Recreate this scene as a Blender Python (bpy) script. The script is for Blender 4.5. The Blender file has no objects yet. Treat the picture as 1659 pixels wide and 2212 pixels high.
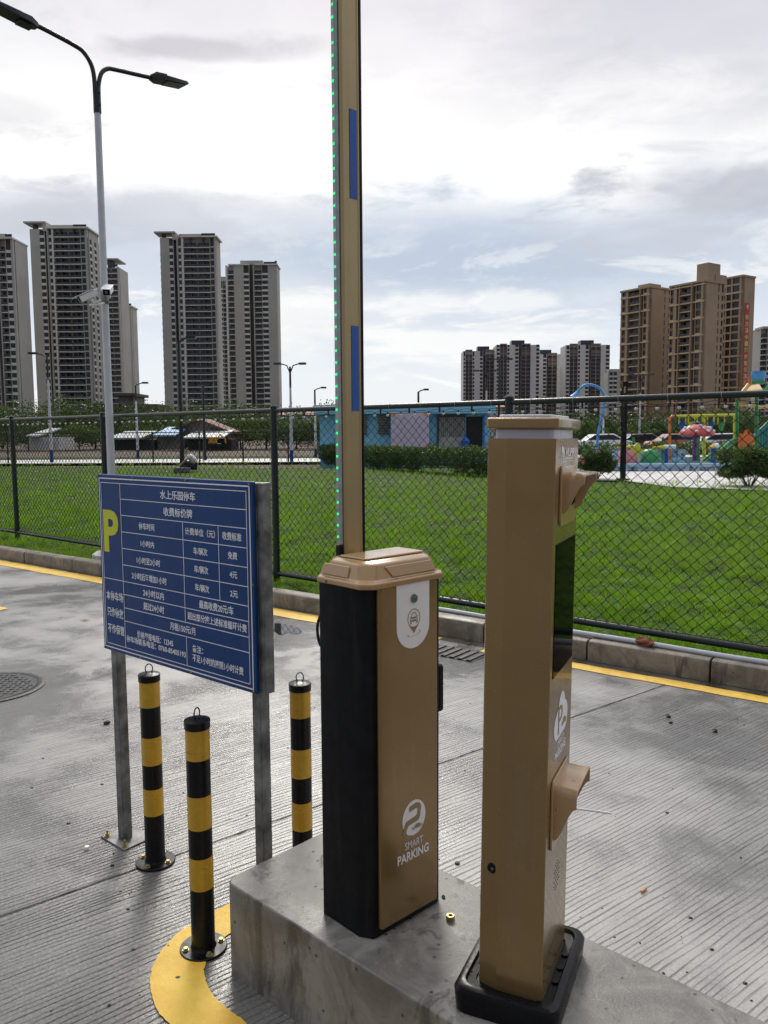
import bpy, bmesh, math, random
import numpy as np
from mathutils import Vector, Matrix
rng = np.random.default_rng(7); random.seed(7)
SC = bpy.context.scene; COL = SC.collection
R = math.radians
# ------------------------------------------------------------------ camera
F, CX, CY, HC = 1740., 829.5, 1106., 1.65          # photo measured on a 1659 x 2212 grid
_p = math.atan((CY-937.)/F); _r = .006
_f = np.array([0, math.cos(_p), -math.sin(_p)]); _x = np.array([1., 0, 0]); _u = np.cross(_x, _f)
_x2 = math.cos(_r)*_x - math.sin(_r)*_u; _u2 = math.cos(_r)*_u + math.sin(_r)*_x
cam_d = bpy.data.cameras.new('camera'); cam = bpy.data.objects.new('camera', cam_d); COL.objects.link(cam)
cam.matrix_world = Matrix(((_x2[0], _u2[0], -_f[0], 0), (_x2[1], _u2[1], -_f[1], 0), (_x2[2], _u2[2], -_f[2], HC), (0, 0, 0, 1)))
cam_d.sensor_fit = 'VERTICAL'; cam_d.sensor_height = 36; cam_d.lens = F/2212*36
cam_d.clip_start = .05; cam_d.clip_end = 5000
SC.camera = cam
SC.render.resolution_x, SC.render.resolution_y = 768, 1024
def ray(u, v): return ((u-CX)/F)*_x2 - ((v-CY)/F)*_u2 + _f
def G(u, v, z=0.):
    d = ray(u, v); return Vector((d[0]*(z-HC)/d[2], d[1]*(z-HC)/d[2], z))
def D(u, v, Y):
    d = ray(u, v); return Vector((d[0]*Y/d[1], Y, HC+d[2]*Y/d[1]))
# ------------------------------------------------------------------ sky, sun, exposure
SC.view_settings.view_transform = 'Standard'; SC.view_settings.look = 'None'
SC.view_settings.exposure = 0.2; SC.view_settings.gamma = 1
SUN_EL, SUN_AZ = 38., -4.                            # degrees; azimuth from the view direction, + to the right
class NT:
    def __init__(s, tree): s.t = tree
    def n(s, typ, ins=None, **kw):
        nd = s.t.nodes.new(typ)
        for k, v in kw.items(): setattr(nd, k, v)
        for k, v in (ins or {}).items():
            sock = nd.inputs[k]
            if isinstance(v, bpy.types.NodeSocket): s.t.links.new(v, sock)
            else: sock.default_value = v
        return nd
    def math(s, op, a, b=None, c=None, clamp=False):
        i = {0: a}
        if b is not None: i[1] = b
        if c is not None: i[2] = c
        return s.n('ShaderNodeMath', i, operation=op, use_clamp=clamp).outputs[0]
    def smooth(s, x, a, b, lo=0., hi=1.):
        return s.n('ShaderNodeMapRange', {0: x, 1: a, 2: b, 3: lo, 4: hi}, interpolation_type='SMOOTHSTEP').outputs[0]
    def mix(s, fac, a, b, blend='MIX'):
        m = s.n('ShaderNodeMix', data_type='RGBA', blend_type=blend)
        for i, v in ((0, fac), (6, a), (7, b)):
            if isinstance(v, bpy.types.NodeSocket): s.t.links.new(v, m.inputs[i])
            else:
                if i and len(v) == 3: v = (*v, 1)
                m.inputs[i].default_value = v
        return m.outputs[2]
    def noise(s, vec, scale, detail=4., rough=.55, dist=0., typ='FBM'):
        return s.n('ShaderNodeTexNoise', {'Vector': vec, 'Scale': scale, 'Detail': detail, 'Roughness': rough, 'Distortion': dist}).outputs['Fac']
W = bpy.data.worlds.new('World'); SC.world = W; W.use_nodes = True
wt = W.node_tree; wt.nodes.clear(); w = NT(wt)
sky = w.n('ShaderNodeTexSky', sky_type='NISHITA', sun_disc=False, sun_elevation=R(SUN_EL), sun_rotation=R(SUN_AZ), air_density=1.0, dust_density=2.0)
tc = w.n('ShaderNodeTexCoord').outputs['Generated']
sep = w.n('ShaderNodeSeparateXYZ', {0: tc}); dx, dy, dz = sep.outputs
zc = w.math('MAXIMUM', dz, 0.0)
inv = w.math('DIVIDE', 1.0, w.math('ADD', zc, .16))
plan = w.n('ShaderNodeCombineXYZ', {0: w.math('MULTIPLY', dx, inv), 1: w.math('MULTIPLY', dy, inv), 2: 0.}).outputs[0]
n_big = w.noise(plan, 1.15, 5., .55, .6)
n_mid = w.noise(w.n('ShaderNodeMapping', {'Vector': plan, 'Location': (3.1, 7.7, 0), 'Scale': (1.0, 1.5, 1)}).outputs[0], 3.0, 8., .6, .35)
stretch = w.n('ShaderNodeCombineXYZ', {0: w.math('MULTIPLY', dx, 3.2), 1: w.math('MULTIPLY', dy, .3), 2: w.math('MULTIPLY', dz, 9.)}).outputs[0]
n_str = w.noise(stretch, 1.6, 8., .62, .55)
zw = w.math('ADD', zc, w.math('ADD', w.math('MULTIPLY', w.math('SUBTRACT', n_big, .5), .13), w.math('MULTIPLY', w.math('SUBTRACT', n_str, .5), .10)))
ramp = w.n('ShaderNodeValToRGB', {0: zw}); cr = ramp.color_ramp
stops = [(0.0, (.82, .87, .91)), (.07, (.79, .845, .91)), (.14, (.68, .745, .84)), (.215, (.60, .665, .765)), (.265, (.83, .85, .90)),
         (.31, (1.0, .995, .985)), (.345, (.98, .97, .965)), (.40, (.86, .85, .885)), (.46, (.74, .73, .79)), (.60, (.95, .95, 1.0)), (1.0, (1.0, 1.0, 1.0))]
while len(cr.elements) < len(stops): cr.elements.new(.5)
for el, (p_, c_) in zip(cr.elements, stops): el.position = p_; el.color = (*c_, 1)
cloud = ramp.outputs[0]
# broad cloud masses, placed by direction in the sky and broken up by the noise
hx_ = w.math('DIVIDE', dx, w.math('MAXIMUM', dy, .05)); hz_ = w.math('DIVIDE', dz, w.math('MAXIMUM', dy, .05))
n_w1 = w.math('SUBTRACT', w.noise(stretch, 2.6, 7., .6, .3), .5); n_w2 = w.math('SUBTRACT', n_mid, .5)
def mass(cl, u, v, su, sv, col, k, rag=1.0):
    d = ray(u, v); a0, e0 = d[0]/d[1], d[2]/d[1]
    qx = w.math('DIVIDE', w.math('SUBTRACT', hx_, a0), su/F); qz = w.math('DIVIDE', w.math('SUBTRACT', hz_, e0), sv/F)
    r2 = w.math('SQRT', w.math('ADD', w.math('MULTIPLY', qx, qx), w.math('MULTIPLY', qz, qz)))
    r3 = w.math('ADD', r2, w.math('ADD', w.math('MULTIPLY', n_w1, 3.4*rag), w.math('MULTIPLY', n_w2, 2.6*rag)))
    return w.mix(w.math('MULTIPLY', w.smooth(r3, 1.55, .25), k), cl, col)
cloud = mass(cloud, 560, 320, 680, 130, (1.2, 1.19, 1.16), .95, .7)
cloud = mass(cloud, 1180, 395, 330, 85, (1.15, 1.14, 1.11), .88, .8)
cloud = mass(cloud, 1000, 555, 400, 125, (.46, .55, .685), .88, .6)
cloud = mass(cloud, 330, 462, 330, 62, (.50, .535, .62), .75, .9)
cloud = mass(cloud, 60, 470, 190, 60, (.55, .57, .635), .60, .9)
cloud = mass(cloud, 640, 690, 210, 70, (1.0, .985, .93), .55, .8)
cloud = mass(cloud, 1580, 405, 240, 62, (.47, .49, .56), .80, 1.0)
cloud = mass(cloud, 1430, 505, 250, 45, (.57, .59, .645), .60, 1.1)
cloud = mass(cloud, 1540, 60, 420, 190, (.52, .53, .62), .50, .7)
cloud = mass(cloud, 400, 104, 230, 24, (.44, .44, .50), .65, .8)
cloud = mass(cloud, 40, 250, 150, 40, (.60, .595, .64), .45, 1.)
cloud = mass(cloud, 1010, 240, 240, 60, (.70, .695, .735), .45, 1.3)
cloud = mass(cloud, 930, 655, 260, 34, (.95, .96, .965), .75, 1.2)
cloud = mass(cloud, 1010, 745, 240, 40, (.97, .97, .965), .75, 1.1)
# torn wisps and bright cumulus rims
wisp = w.smooth(n_mid, .54, .74); wisp_h = w.smooth(zc, .18, .32)
cloud = w.mix(w.math('MULTIPLY', w.math('MULTIPLY', wisp, wisp_h), .50), cloud, (.56, .56, .61))
puff = w.smooth(n_str, .51, .59); puff_h = w.math('MULTIPLY', w.smooth(zc, .015, .06), w.smooth(zc, .26, .15))
cloud = w.mix(w.math('MULTIPLY', w.math('MULTIPLY', puff, puff_h), .70), cloud, (.98, .98, .97))
back = w.smooth(dy, .30, -.35)
cloud = w.mix(w.math('MULTIPLY', back, .9), cloud, (.27, .29, .335))
zen = w.smooth(zc, .46, .85, 8.9, 17.)                 # overcast sky is brightest overhead
cl10 = w.mix(1.0, cloud, w.n('ShaderNodeCombineXYZ', {0: zen, 1: zen, 2: zen}).outputs[0], 'MULTIPLY')
mixed = w.mix(.94, sky.outputs[0], cl10)
bg = w.n('ShaderNodeBackground', {'Color': mixed, 'Strength': .10})
w.t.links.new(bg.outputs[0], w.n('ShaderNodeOutputWorld').inputs[0])
sd = bpy.data.lights.new('sun', 'SUN'); sd.energy = 1.5; sd.angle = R(16); sd.color = (1, .95, .87)
sun = bpy.data.objects.new('sun', sd); COL.objects.link(sun)
_sd = Vector((math.sin(R(SUN_AZ))*math.cos(R(SUN_EL)), math.cos(R(SUN_AZ))*math.cos(R(SUN_EL)), math.sin(R(SUN_EL))))
sun.rotation_euler = _sd.to_track_quat('Z', 'Y').to_euler()
# ------------------------------------------------------------------ helpers: objects
def tag(o, label=None, cat=None, group=None, kind=None):
    if label: o['label'] = label
    if cat: o['category'] = cat
    if group: o['group'] = group
    if kind: o['kind'] = kind
    return o
def thing(name, label, cat, loc=(0, 0, 0), rz=0., group=None):
    o = bpy.data.objects.new(name, None); COL.objects.link(o); o.location = loc; o.rotation_euler = (0, 0, rz); o.empty_display_size = .1
    return tag(o, label, cat, group)
def link(name, me, parent=None, loc=None):
    o = bpy.data.objects.new(name, me); COL.objects.link(o)
    if parent: o.parent = parent
    if loc is not None: o.location = loc
    return o
def copy_tree(o, parent=None):
    c = o.copy(); COL.objects.link(c); c.parent = parent
    for ch in [x for x in KIDS.get(o.name, [])]: copy_tree(ch, c)
    return c
KIDS = {}
class MB:
    """collects shapes, then links them as ONE mesh object"""
    def __init__(s, M=None): s.v = []; s.f = []; s.M = M
    def add(s, vs, fs, M=None):
        b = len(s.v)
        for p in vs:
            p = Vector(p)
            if M is not None: p = M @ p
            if s.M is not None: p = s.M @ p
            s.v.append(p)
        s.f += [tuple(i+b for i in f) for f in fs]; return s
    def box(s, x0, x1, y0, y1, z0, z1, M=None):
        vs = [(x, y, z) for z in (z0, z1) for y in (y0, y1) for x in (x0, x1)]
        return s.add(vs, [(0, 2, 3, 1), (4, 5, 7, 6), (0, 1, 5, 4), (2, 6, 7, 3), (0, 4, 6, 2), (1, 3, 7, 5)], M)
    def loft(s, rings, cap0=True, cap1=True, closed=True, M=None):
        n = len(rings[0]); vs = [p for r in rings for p in r]; fs = []
        for i in range(len(rings)-1):
            for j in range(n if closed else n-1):
                k = (j+1) % n; fs.append((i*n+j, i*n+k, (i+1)*n+k, (i+1)*n+j))
        if cap0: fs.append(tuple(range(n-1, -1, -1)))
        if cap1: fs.append(tuple((len(rings)-1)*n+j for j in range(n)))
        return s.add(vs, fs, M)
    def prism(s, poly, z0, z1, M=None):
        return s.loft([[(x, y, z0) for x, y in poly], [(x, y, z1) for x, y in poly]], M=M)
    def cyl(s, x, y, z0, z1, r0, r1=None, n=20, M=None):
        r1 = r0 if r1 is None else r1
        ring = lambda r, z: [(x+r*math.cos(2*math.pi*i/n), y+r*math.sin(2*math.pi*i/n), z) for i in range(n)]
        return s.loft([ring(r0, z0), ring(r1, z1)], M=M)
    def lathe(s, prof, n=24, M=None):
        return s.loft([[(r*math.cos(2*math.pi*i/n), r*math.sin(2*math.pi*i/n), z) for i in range(n)] for r, z in prof], M=M)
    def tube(s, pts, r, n=8, closed=False, caps=True, M=None):
        pts = [Vector(p) for p in pts]; m = len(pts); rings = []; up = None
        for i, p in enumerate(pts):
            if closed: t = pts[(i+1) % m]-pts[i-1]
            else: t = pts[min(i+1, m-1)]-pts[max(i-1, 0)]
            t.normalize()
            if up is None: up = Vector((0, 0, 1)) if abs(t.z) < .9 else Vector((1, 0, 0))
            a = t.cross(up); a.normalize(); b = a.cross(t); up = b
            rr = r[i] if isinstance(r, (list, tuple)) else r
            rings.append([p + a*rr*math.cos(2*math.pi*k/n) + b*rr*math.sin(2*math.pi*k/n) for k in range(n)])
        if closed: rings.append(rings[0])
        return s.loft(rings, caps and not closed, caps and not closed, M=M)
    def ball(s, c, r, n=10, sc=(1, 1, 1), M=None):
        prof = [(max(1e-4, math.sin(math.pi*i/n)), -math.cos(math.pi*i/n)) for i in range(n+1)]
        return s.loft([[(c[0]+r*sc[0]*a*math.cos(2*math.pi*k/(n+4)), c[1]+r*sc[1]*a*math.sin(2*math.pi*k/(n+4)), c[2]+r*sc[2]*z) for k in range(n+4)] for a, z in prof], M=M)
    def mesh(s, name, mat, smooth=None):
        me = bpy.data.meshes.new(name); me.from_pydata([tuple(p) for p in s.v], [], s.f)
        if mat: me.materials.append(mat)
        if smooth:
            me.polygons.foreach_set('use_smooth', [True]*len(me.polygons)); me.set_sharp_from_angle(angle=R(smooth))
        me.update(); return me
    def build(s, name, mat, parent=None, loc=None, smooth=None, bevel=None, seg=2):
        me = s.mesh(name, mat, smooth)
        bm = bmesh.new(); bm.from_mesh(me); bmesh.ops.recalc_face_normals(bm, faces=bm.faces); bm.to_mesh(me); bm.free()
        o = link(name, me, parent, loc)
        if parent: KIDS.setdefault(parent.name, []).append(o)
        if bevel:
            m = o.modifiers.new('bevel', 'BEVEL'); m.width = bevel; m.segments = seg; m.limit_method = 'ANGLE'; m.angle_limit = R(35); m.harden_normals = True
            me.polygons.foreach_set('use_smooth', [True]*len(me.polygons)); me.set_sharp_from_angle(angle=R(35))
        return o
def rrect(x0, x1, y0, y1, r, n=4):
    out = []
    for cx, cy, a0 in ((x1-r, y1-r, 0), (x0+r, y1-r, 90), (x0+r, y0+r, 180), (x1-r, y0+r, 270)):
        for i in range(n+1):
            a = R(a0+90*i/n); out.append((cx+r*math.cos(a), cy+r*math.sin(a)))
    return out
def np_mesh(name, verts, faces, mat, k):
    """fast mesh from numpy arrays: verts (N,3), faces (M,k)"""
    me = bpy.data.meshes.new(name); me.vertices.add(len(verts)); me.vertices.foreach_set('co', np.asarray(verts, np.float32).ravel())
    m = len(faces); me.loops.add(m*k); me.loops.foreach_set('vertex_index', np.asarray(faces, np.int32).ravel())
    me.polygons.add(m); me.polygons.foreach_set('loop_start', np.arange(0, m*k, k, dtype=np.int32))
    me.update(calc_edges=True); me.validate()
    if mat: me.materials.append(mat)
    return me
def text_mesh(txt, x0, x1, yc, h, dz=.0006, bold=0., shear=0.):
    """lettering that fills the box x0..x1, height h centred on yc; lies in the xy plane"""
    c = bpy.data.curves.new('lettering', 'FONT'); c.body = txt; c.offset = bold; c.shear = shear; c.resolution_u = 3; c.extrude = .004
    o = bpy.data.objects.new('lettering_tmp', c); COL.objects.link(o)
    me = bpy.data.meshes.new_from_object(o.evaluated_get(bpy.context.evaluated_depsgraph_get()))
    v = np.zeros(len(me.vertices)*3, np.float32); me.vertices.foreach_get('co', v); v = v.reshape(-1, 3)
    fs = [tuple(p.vertices) for p in me.polygons]
    bpy.data.objects.remove(o); bpy.data.curves.remove(c); bpy.data.meshes.remove(me)
    mn, mx = v.min(0), v.max(0)
    v[:, 0] = x0 + (v[:, 0]-mn[0])/(mx[0]-mn[0])*(x1-x0)
    v[:, 1] = yc + ((v[:, 1]-mn[1])/(mx[1]-mn[1])-.5)*h
    v[:, 2] = (v[:, 2]-mn[2])/(mx[2]-mn[2])*dz
    return v, fs
def smooth_line(pts, n=8):
    out = []
    P_ = [Vector(p) for p in pts]
    for i in range(len(P_)-1):
        a, b, c, d = P_[max(i-1, 0)], P_[i], P_[i+1], P_[min(i+2, len(P_)-1)]
        for k in range(n):
            x = k/n; out.append(.5*((2*b)+(c-a)*x+(2*a-5*b+4*c-d)*x*x+(3*b-a-3*c+d)*x**3))
    return out+[P_[-1]]
# ------------------------------------------------------------------ helpers: materials
def new_mat(name):
    m = bpy.data.materials.new(name); m.use_nodes = True; m.node_tree.nodes.clear(); t = NT(m.node_tree)
    out = t.n('ShaderNodeOutputMaterial'); b = t.n('ShaderNodeBsdfPrincipled'); m.node_tree.links.new(b.outputs[0], out.inputs[0])
    return m, t, b
def S(t, b, **kw):
    for k, v in kw.items():
        sock = b.inputs[k.replace('_', ' ')]
        if isinstance(v, bpy.types.NodeSocket): t.t.links.new(v, sock)
        else: sock.default_value = (*v, 1) if isinstance(v, tuple) and len(v) == 3 else v
def mat(name, col, rough=.5, metal=0., var=.12, scale=8., bump=0., bscale=60., spec=.5, coat=0., rvar=.1, drops=0., wear=0., scuff=0.):
    m, t, b = new_mat(name)
    oc = t.n('ShaderNodeTexCoord').outputs['Object']
    n = t.noise(oc, scale, 6., .6)
    c2 = tuple(max(0, x*(1-var*1.6)) for x in col); c3 = tuple(min(1, x*(1+var)) for x in col)
    cc = t.mix(t.smooth(n, .3, .7), c2, c3)
    rr = t.smooth(t.noise(oc, scale*2.3, 4.), .3, .7, max(0, rough-rvar), min(1, rough+rvar))
    if wear:                                             # dried rain streaks and dust, running down the faces
        st = t.smooth(t.noise(t.n('ShaderNodeMapping', {'Vector': oc, 'Scale': (22., 22., 1.6)}).outputs[0], 1.3, 6., .65, .4), .50, .72)
        sp = t.smooth(t.noise(oc, 160., 3., .7), .66, .74)
        mk = t.math('MAXIMUM', t.math('MULTIPLY', st, wear), t.math('MULTIPLY', sp, wear*1.6), clamp=True)
        cc = t.mix(mk, cc, (.36, .33, .28)); rr = t.math('ADD', rr, t.math('MULTIPLY', mk, .35))
    if scuff:
        sf = t.smooth(t.noise(t.n('ShaderNodeMapping', {'Vector': oc, 'Scale': (9., 9., 34.)}).outputs[0], 1.6, 7., .72, .6), .60, .69)
        cc = t.mix(t.math('MULTIPLY', sf, scuff), cc, (.10, .085, .06)); rr = t.math('ADD', rr, t.math('MULTIPLY', sf, .2))
    S(t, b, Base_Color=cc, Roughness=rr, Metallic=metal, Specular_IOR_Level=spec, Coat_Weight=coat)
    hgt = None
    if bump: hgt = t.n('ShaderNodeBump', {'Strength': bump, 'Distance': .01, 'Height': t.noise(oc, bscale, 5., .6)}).outputs[0]
    if drops:
        vo = t.n('ShaderNodeTexVoronoi', {'Vector': oc, 'Scale': drops})
        rad = t.math('MULTIPLY', t.n('ShaderNodeSeparateColor', {0: vo.outputs['Color']}).outputs[0], .34)
        keep = t.math('GREATER_THAN', t.n('ShaderNodeSeparateColor', {0: vo.outputs['Color']}).outputs[1], .86)
        dome = t.math('MULTIPLY', t.smooth(vo.outputs['Distance'], rad, t.math('MULTIPLY', rad, .4)), keep)
        ins = {'Strength': .7, 'Distance': .004, 'Height': dome}
        if hgt is not None: ins['Normal'] = hgt
        hgt = t.n('ShaderNodeBump', ins).outputs[0]
        S(t, b, Roughness=t.math('MULTIPLY', rr, t.math('SUBTRACT', 1., t.math('MULTIPLY', dome, .8))))
    if hgt is not None: S(t, b, Normal=hgt)
    return m
def glow(name, col, strength):
    m, t, b = new_mat(name); S(t, b, Base_Color=col, Emission_Color=col, Emission_Strength=strength); return m
def leaf_mat(name, a, b_, trans=.35, scale=3., patch=None):
    m = bpy.data.materials.new(name); m.use_nodes = True; m.node_tree.nodes.clear(); t = NT(m.node_tree)
    oc = t.n('ShaderNodeTexCoord').outputs['Object']
    rnd = t.n('ShaderNodeNewGeometry').outputs['Random Per Island']
    f = t.math('ADD', t.math('MULTIPLY', rnd, .6), t.math('MULTIPLY', t.smooth(t.noise(oc, scale, 3.), .3, .7), .4))
    c = t.mix(f, a, b_)
    if patch: c = t.mix(t.smooth(t.noise(oc, .33, 5., .65, .5), .45, .68, 0., .75), c, patch); c = t.mix(t.smooth(t.noise(oc, 1.7, 4., .6), .60, .74, 0., .5), c, (.16, .17, .04)); c = t.mix(t.smooth(t.noise(oc, 2.4, 4., .6), .44, .30, 0., .6), c, (.022, .075, .004))
    d = t.n('ShaderNodeBsdfPrincipled', {'Base Color': c, 'Roughness': .45, 'Specular IOR Level': .35})
    tr = t.n('ShaderNodeBsdfTranslucent', {'Color': t.mix(.35, c, (.25, .42, .03))})
    mx = t.n('ShaderNodeMixShader', {0: trans, 1: d.outputs[0], 2: tr.outputs[0]})
    t.t.links.new(mx.outputs[0], t.n('ShaderNodeOutputMaterial').inputs[0]); return m
M = {}
M['gold'] = mat('gold_paint', (.285, .182, .072), .23, 0.45, .05, 5., spec=.5, coat=.3, rvar=.05, wear=.10)
M['gold_gloss'] = mat('gold_plastic', (.41, .245, .11), .22, 0., .05, 5., spec=.55, coat=.35, rvar=.06, drops=75., wear=.08)
M['gold_alu'] = mat('gold_anodised', (.40, .31, .165), .38, .65, .06, 3., rvar=.08)
M['black'] = mat('black_powder_coat', (.009, .0095, .011), .45, 0., .2, 20., bump=.05, bscale=500., spec=.16, wear=.025)
M['rubber'] = mat('black_rubber', (.006, .006, .007), .30, 0., .2, 20., spec=.18, drops=90.)
M['bollard_black'] = mat('bollard_black', (.005, .005, .006), .32, 0., .2, 20., spec=.3)
M['bollard_yellow'] = mat('reflective_yellow', (.62, .355, .03), .30, .15, .06, 12., rvar=.06, scuff=.45)
M['brass'] = mat('brass_bolt', (.42, .34, .15), .36, .7, .1, 80.)
M['steel'] = mat('galvanised_steel', (.20, .20, .198), .46, .45, .38, 11., rvar=.14)
M['sign_blue'] = mat('sign_blue', (.006, .048, .19), .38, 0., .06, 4., spec=.3, wear=.03)
M['white'] = mat('white_vinyl', (.86, .86, .89), .4, 0., .02, 8.)
M['lilac'] = mat('white_acrylic', (.70, .69, .80), .3, 0., .03, 8.)
M['yellow_vinyl'] = mat('yellow_vinyl', (.66, .66, .02), .4, 0., .03, 8.)
M['fence'] = mat('dark_green_coating', (.006, .016, .014), .30, 0., .2, 20.)
M['wire'] = mat('fence_wire', (.003, .007, .006), .45, 0., .2, 20., spec=.2)
M['screen'] = mat('black_glass', (.003, .003, .004), .05, 0., .0, 8., spec=.25, rvar=.02)
M['pole_white'] = mat('white_pole_paint', (.52, .54, .58), .35, 0., .05, 6.)
M['pole_dark'] = mat('dark_pole_paint', (.012, .014, .022), .4, 0., .1, 6.)
M['plastic_white'] = mat('white_camera_plastic', (.72, .72, .72), .35, 0., .04, 8.)
M['blue_refl'] = mat('blue_reflector', (.012, .085, .36), .3, 0., .05, 8.)
M['led_body'] = mat('clear_led_profile', (.30, .36, .36), .25, 0., .1, 40.)
M['led'] = glow('green_led', (.01, .85, .22), 1.0)
M['kerb_stone'] = None
M['screen'].node_tree.nodes['Principled BSDF'].inputs['IOR'].default_value = 1.09
M['cable'] = mat('black_cable', (.01, .01, .01), .5)
M['lens'] = mat('lens_glass', (.01, .10, .16), .08, 0., 0., spec=.8)
M['wall_blue'] = mat('sky_blue_wall', (.26, .60, .84), .7, 0., .06, 2.)
M['dark'] = mat('dark_opening', (.006, .006, .008), .6)
M['bark'] = mat('bark', (.10, .075, .05), .9, 0., .25, 6.)
M['leaf1'] = leaf_mat('tree_leaves', (.014, .034, .010), (.050, .088, .018), .2)
M['leaf2'] = leaf_mat('light_tree_leaves', (.022, .050, .010), (.095, .145, .025), .25)
M['leaf3'] = leaf_mat('hedge_leaves', (.010, .030, .008), (.075, .14, .022), .25)
M['grass'] = leaf_mat('grass_blades', (.095, .212, .006), (.27, .50, .022), .5, .9, (.22, .36, .025))
# ------------------------------------------------------------------ ground materials
GA = R(38.3)                                         # direction of the broom grooves in the concrete
def road_mat():
    m, t, b = new_mat('brushed_wet_concrete')
    oc = t.n('ShaderNodeTexCoord').outputs['Object']
    rot = t.n('ShaderNodeMapping', {'Vector': oc, 'Rotation': (0, 0, -GA)}).outputs[0]
    sx, sy, sz = t.n('ShaderNodeSeparateXYZ', {0: rot}).outputs
    wx, wy, wz = t.n('ShaderNodeSeparateXYZ', {0: oc}).outputs
    stretch = t.n('ShaderNodeMapping', {'Vector': rot, 'Scale': (.55, 3.2, 1)}).outputs[0]
    warp = t.math('MULTIPLY', t.math('SUBTRACT', t.noise(stretch, 1.4, 3., .5), .5), .10)
    warp2 = t.math('MULTIPLY', t.math('SUBTRACT', t.noise(t.n('ShaderNodeMapping', {'Vector': rot, 'Scale': (3., 30., 1)}).outputs[0], 1., 3., .6), .5), .014)
    y = t.math('ADD', t.math('ADD', sy, warp), warp2)
    ph = t.math('FRACT', t.math('DIVIDE', y, .0225))
    groove = t.smooth(t.math('ABSOLUTE', t.math('SUBTRACT', ph, .5)), .02, .17)        # 0 in the groove
    fine = t.noise(t.n('ShaderNodeMapping', {'Vector': rot, 'Scale': (6., 130., 1)}).outputs[0], 1., 3., .6)
    patch = t.noise(oc, .75, 5., .6, .4)
    patch2 = t.noise(oc, 2.6, 6., .62, .5)
    grit = t.noise(oc, 95., 4., .7)
    # trowelled smooth towards the far left, brushed elsewhere
    far = t.math('MULTIPLY', t.smooth(t.math('ADD', wy, t.math('MULTIPLY', patch, 1.6)), 4.9, 6.3), t.smooth(wx, .5, -.8))
    brushed = t.math('MULTIPLY', t.math('SUBTRACT', 1., t.math('MULTIPLY', far, .93)), t.smooth(patch2, .66, .46, .45, 1.))
    brk = t.smooth(t.noise(t.n('ShaderNodeMapping', {'Vector': rot, 'Scale': (2.2, 46., 1)}).outputs[0], 1., 4., .65), .30, .62, .12, 1.)
    depth = t.math('MULTIPLY', t.math('MULTIPLY', t.math('SUBTRACT', 1., groove), brk), brushed)
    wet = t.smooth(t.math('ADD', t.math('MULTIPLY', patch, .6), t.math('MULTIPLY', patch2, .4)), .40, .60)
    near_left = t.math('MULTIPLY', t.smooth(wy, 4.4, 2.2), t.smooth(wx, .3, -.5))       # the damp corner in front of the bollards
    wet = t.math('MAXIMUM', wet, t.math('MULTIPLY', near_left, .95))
    for sx0, sy0, sr in ((-1.06, 3.02, .34), (-.85, 2.75, .30), (-.55, 2.25, .30), (-2.4, 5.15, .65), (-1.0, 6.6, .9), (.55, 5.75, .55)):  # damp spots; those at the sign leg and bollards also paint in shadow
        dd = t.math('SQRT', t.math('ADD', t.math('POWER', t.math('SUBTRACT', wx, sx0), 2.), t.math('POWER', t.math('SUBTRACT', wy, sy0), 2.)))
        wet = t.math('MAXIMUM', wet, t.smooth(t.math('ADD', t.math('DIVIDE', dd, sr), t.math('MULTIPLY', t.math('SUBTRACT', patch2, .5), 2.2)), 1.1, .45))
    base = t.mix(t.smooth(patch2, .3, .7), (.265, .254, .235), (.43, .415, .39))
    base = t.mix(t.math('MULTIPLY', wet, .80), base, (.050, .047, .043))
    base = t.mix(t.math('MULTIPLY', t.smooth(grit, .42, .70, 0., .5), t.math('SUBTRACT', 1., t.math('MULTIPLY', wet, .72))), base, (.46, .45, .43))
    base = t.mix(t.smooth(grit, .40, .28, 0., .5), base, (.07, .067, .062))
    base = t.mix(t.math('MULTIPLY', depth, .66), base, (.04, .038, .036))
    stain = t.smooth(t.noise(oc, 7., 8., .7, 1.), .66, .74)
    base = t.mix(t.math('MULTIPLY', stain, .5), base, (.05, .048, .043))
    rough = t.math('ADD', t.math('SUBTRACT', .44, t.math('MULTIPLY', wet, .25)), t.math('MULTIPLY', t.math('SUBTRACT', grit, .5), .35))
    h = t.math('ADD', t.math('MULTIPLY', depth, -1.0), t.math('ADD', t.math('MULTIPLY', grit, .45), t.math('MULTIPLY', fine, t.math('MULTIPLY', brushed, .5))))
    bump = t.n('ShaderNodeBump', {'Strength': .75, 'Distance': .004, 'Height': h}).outputs[0]
    S(t, b, Base_Color=base, Roughness=rough, Normal=bump, Specular_IOR_Level=.62)
    return m
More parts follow.
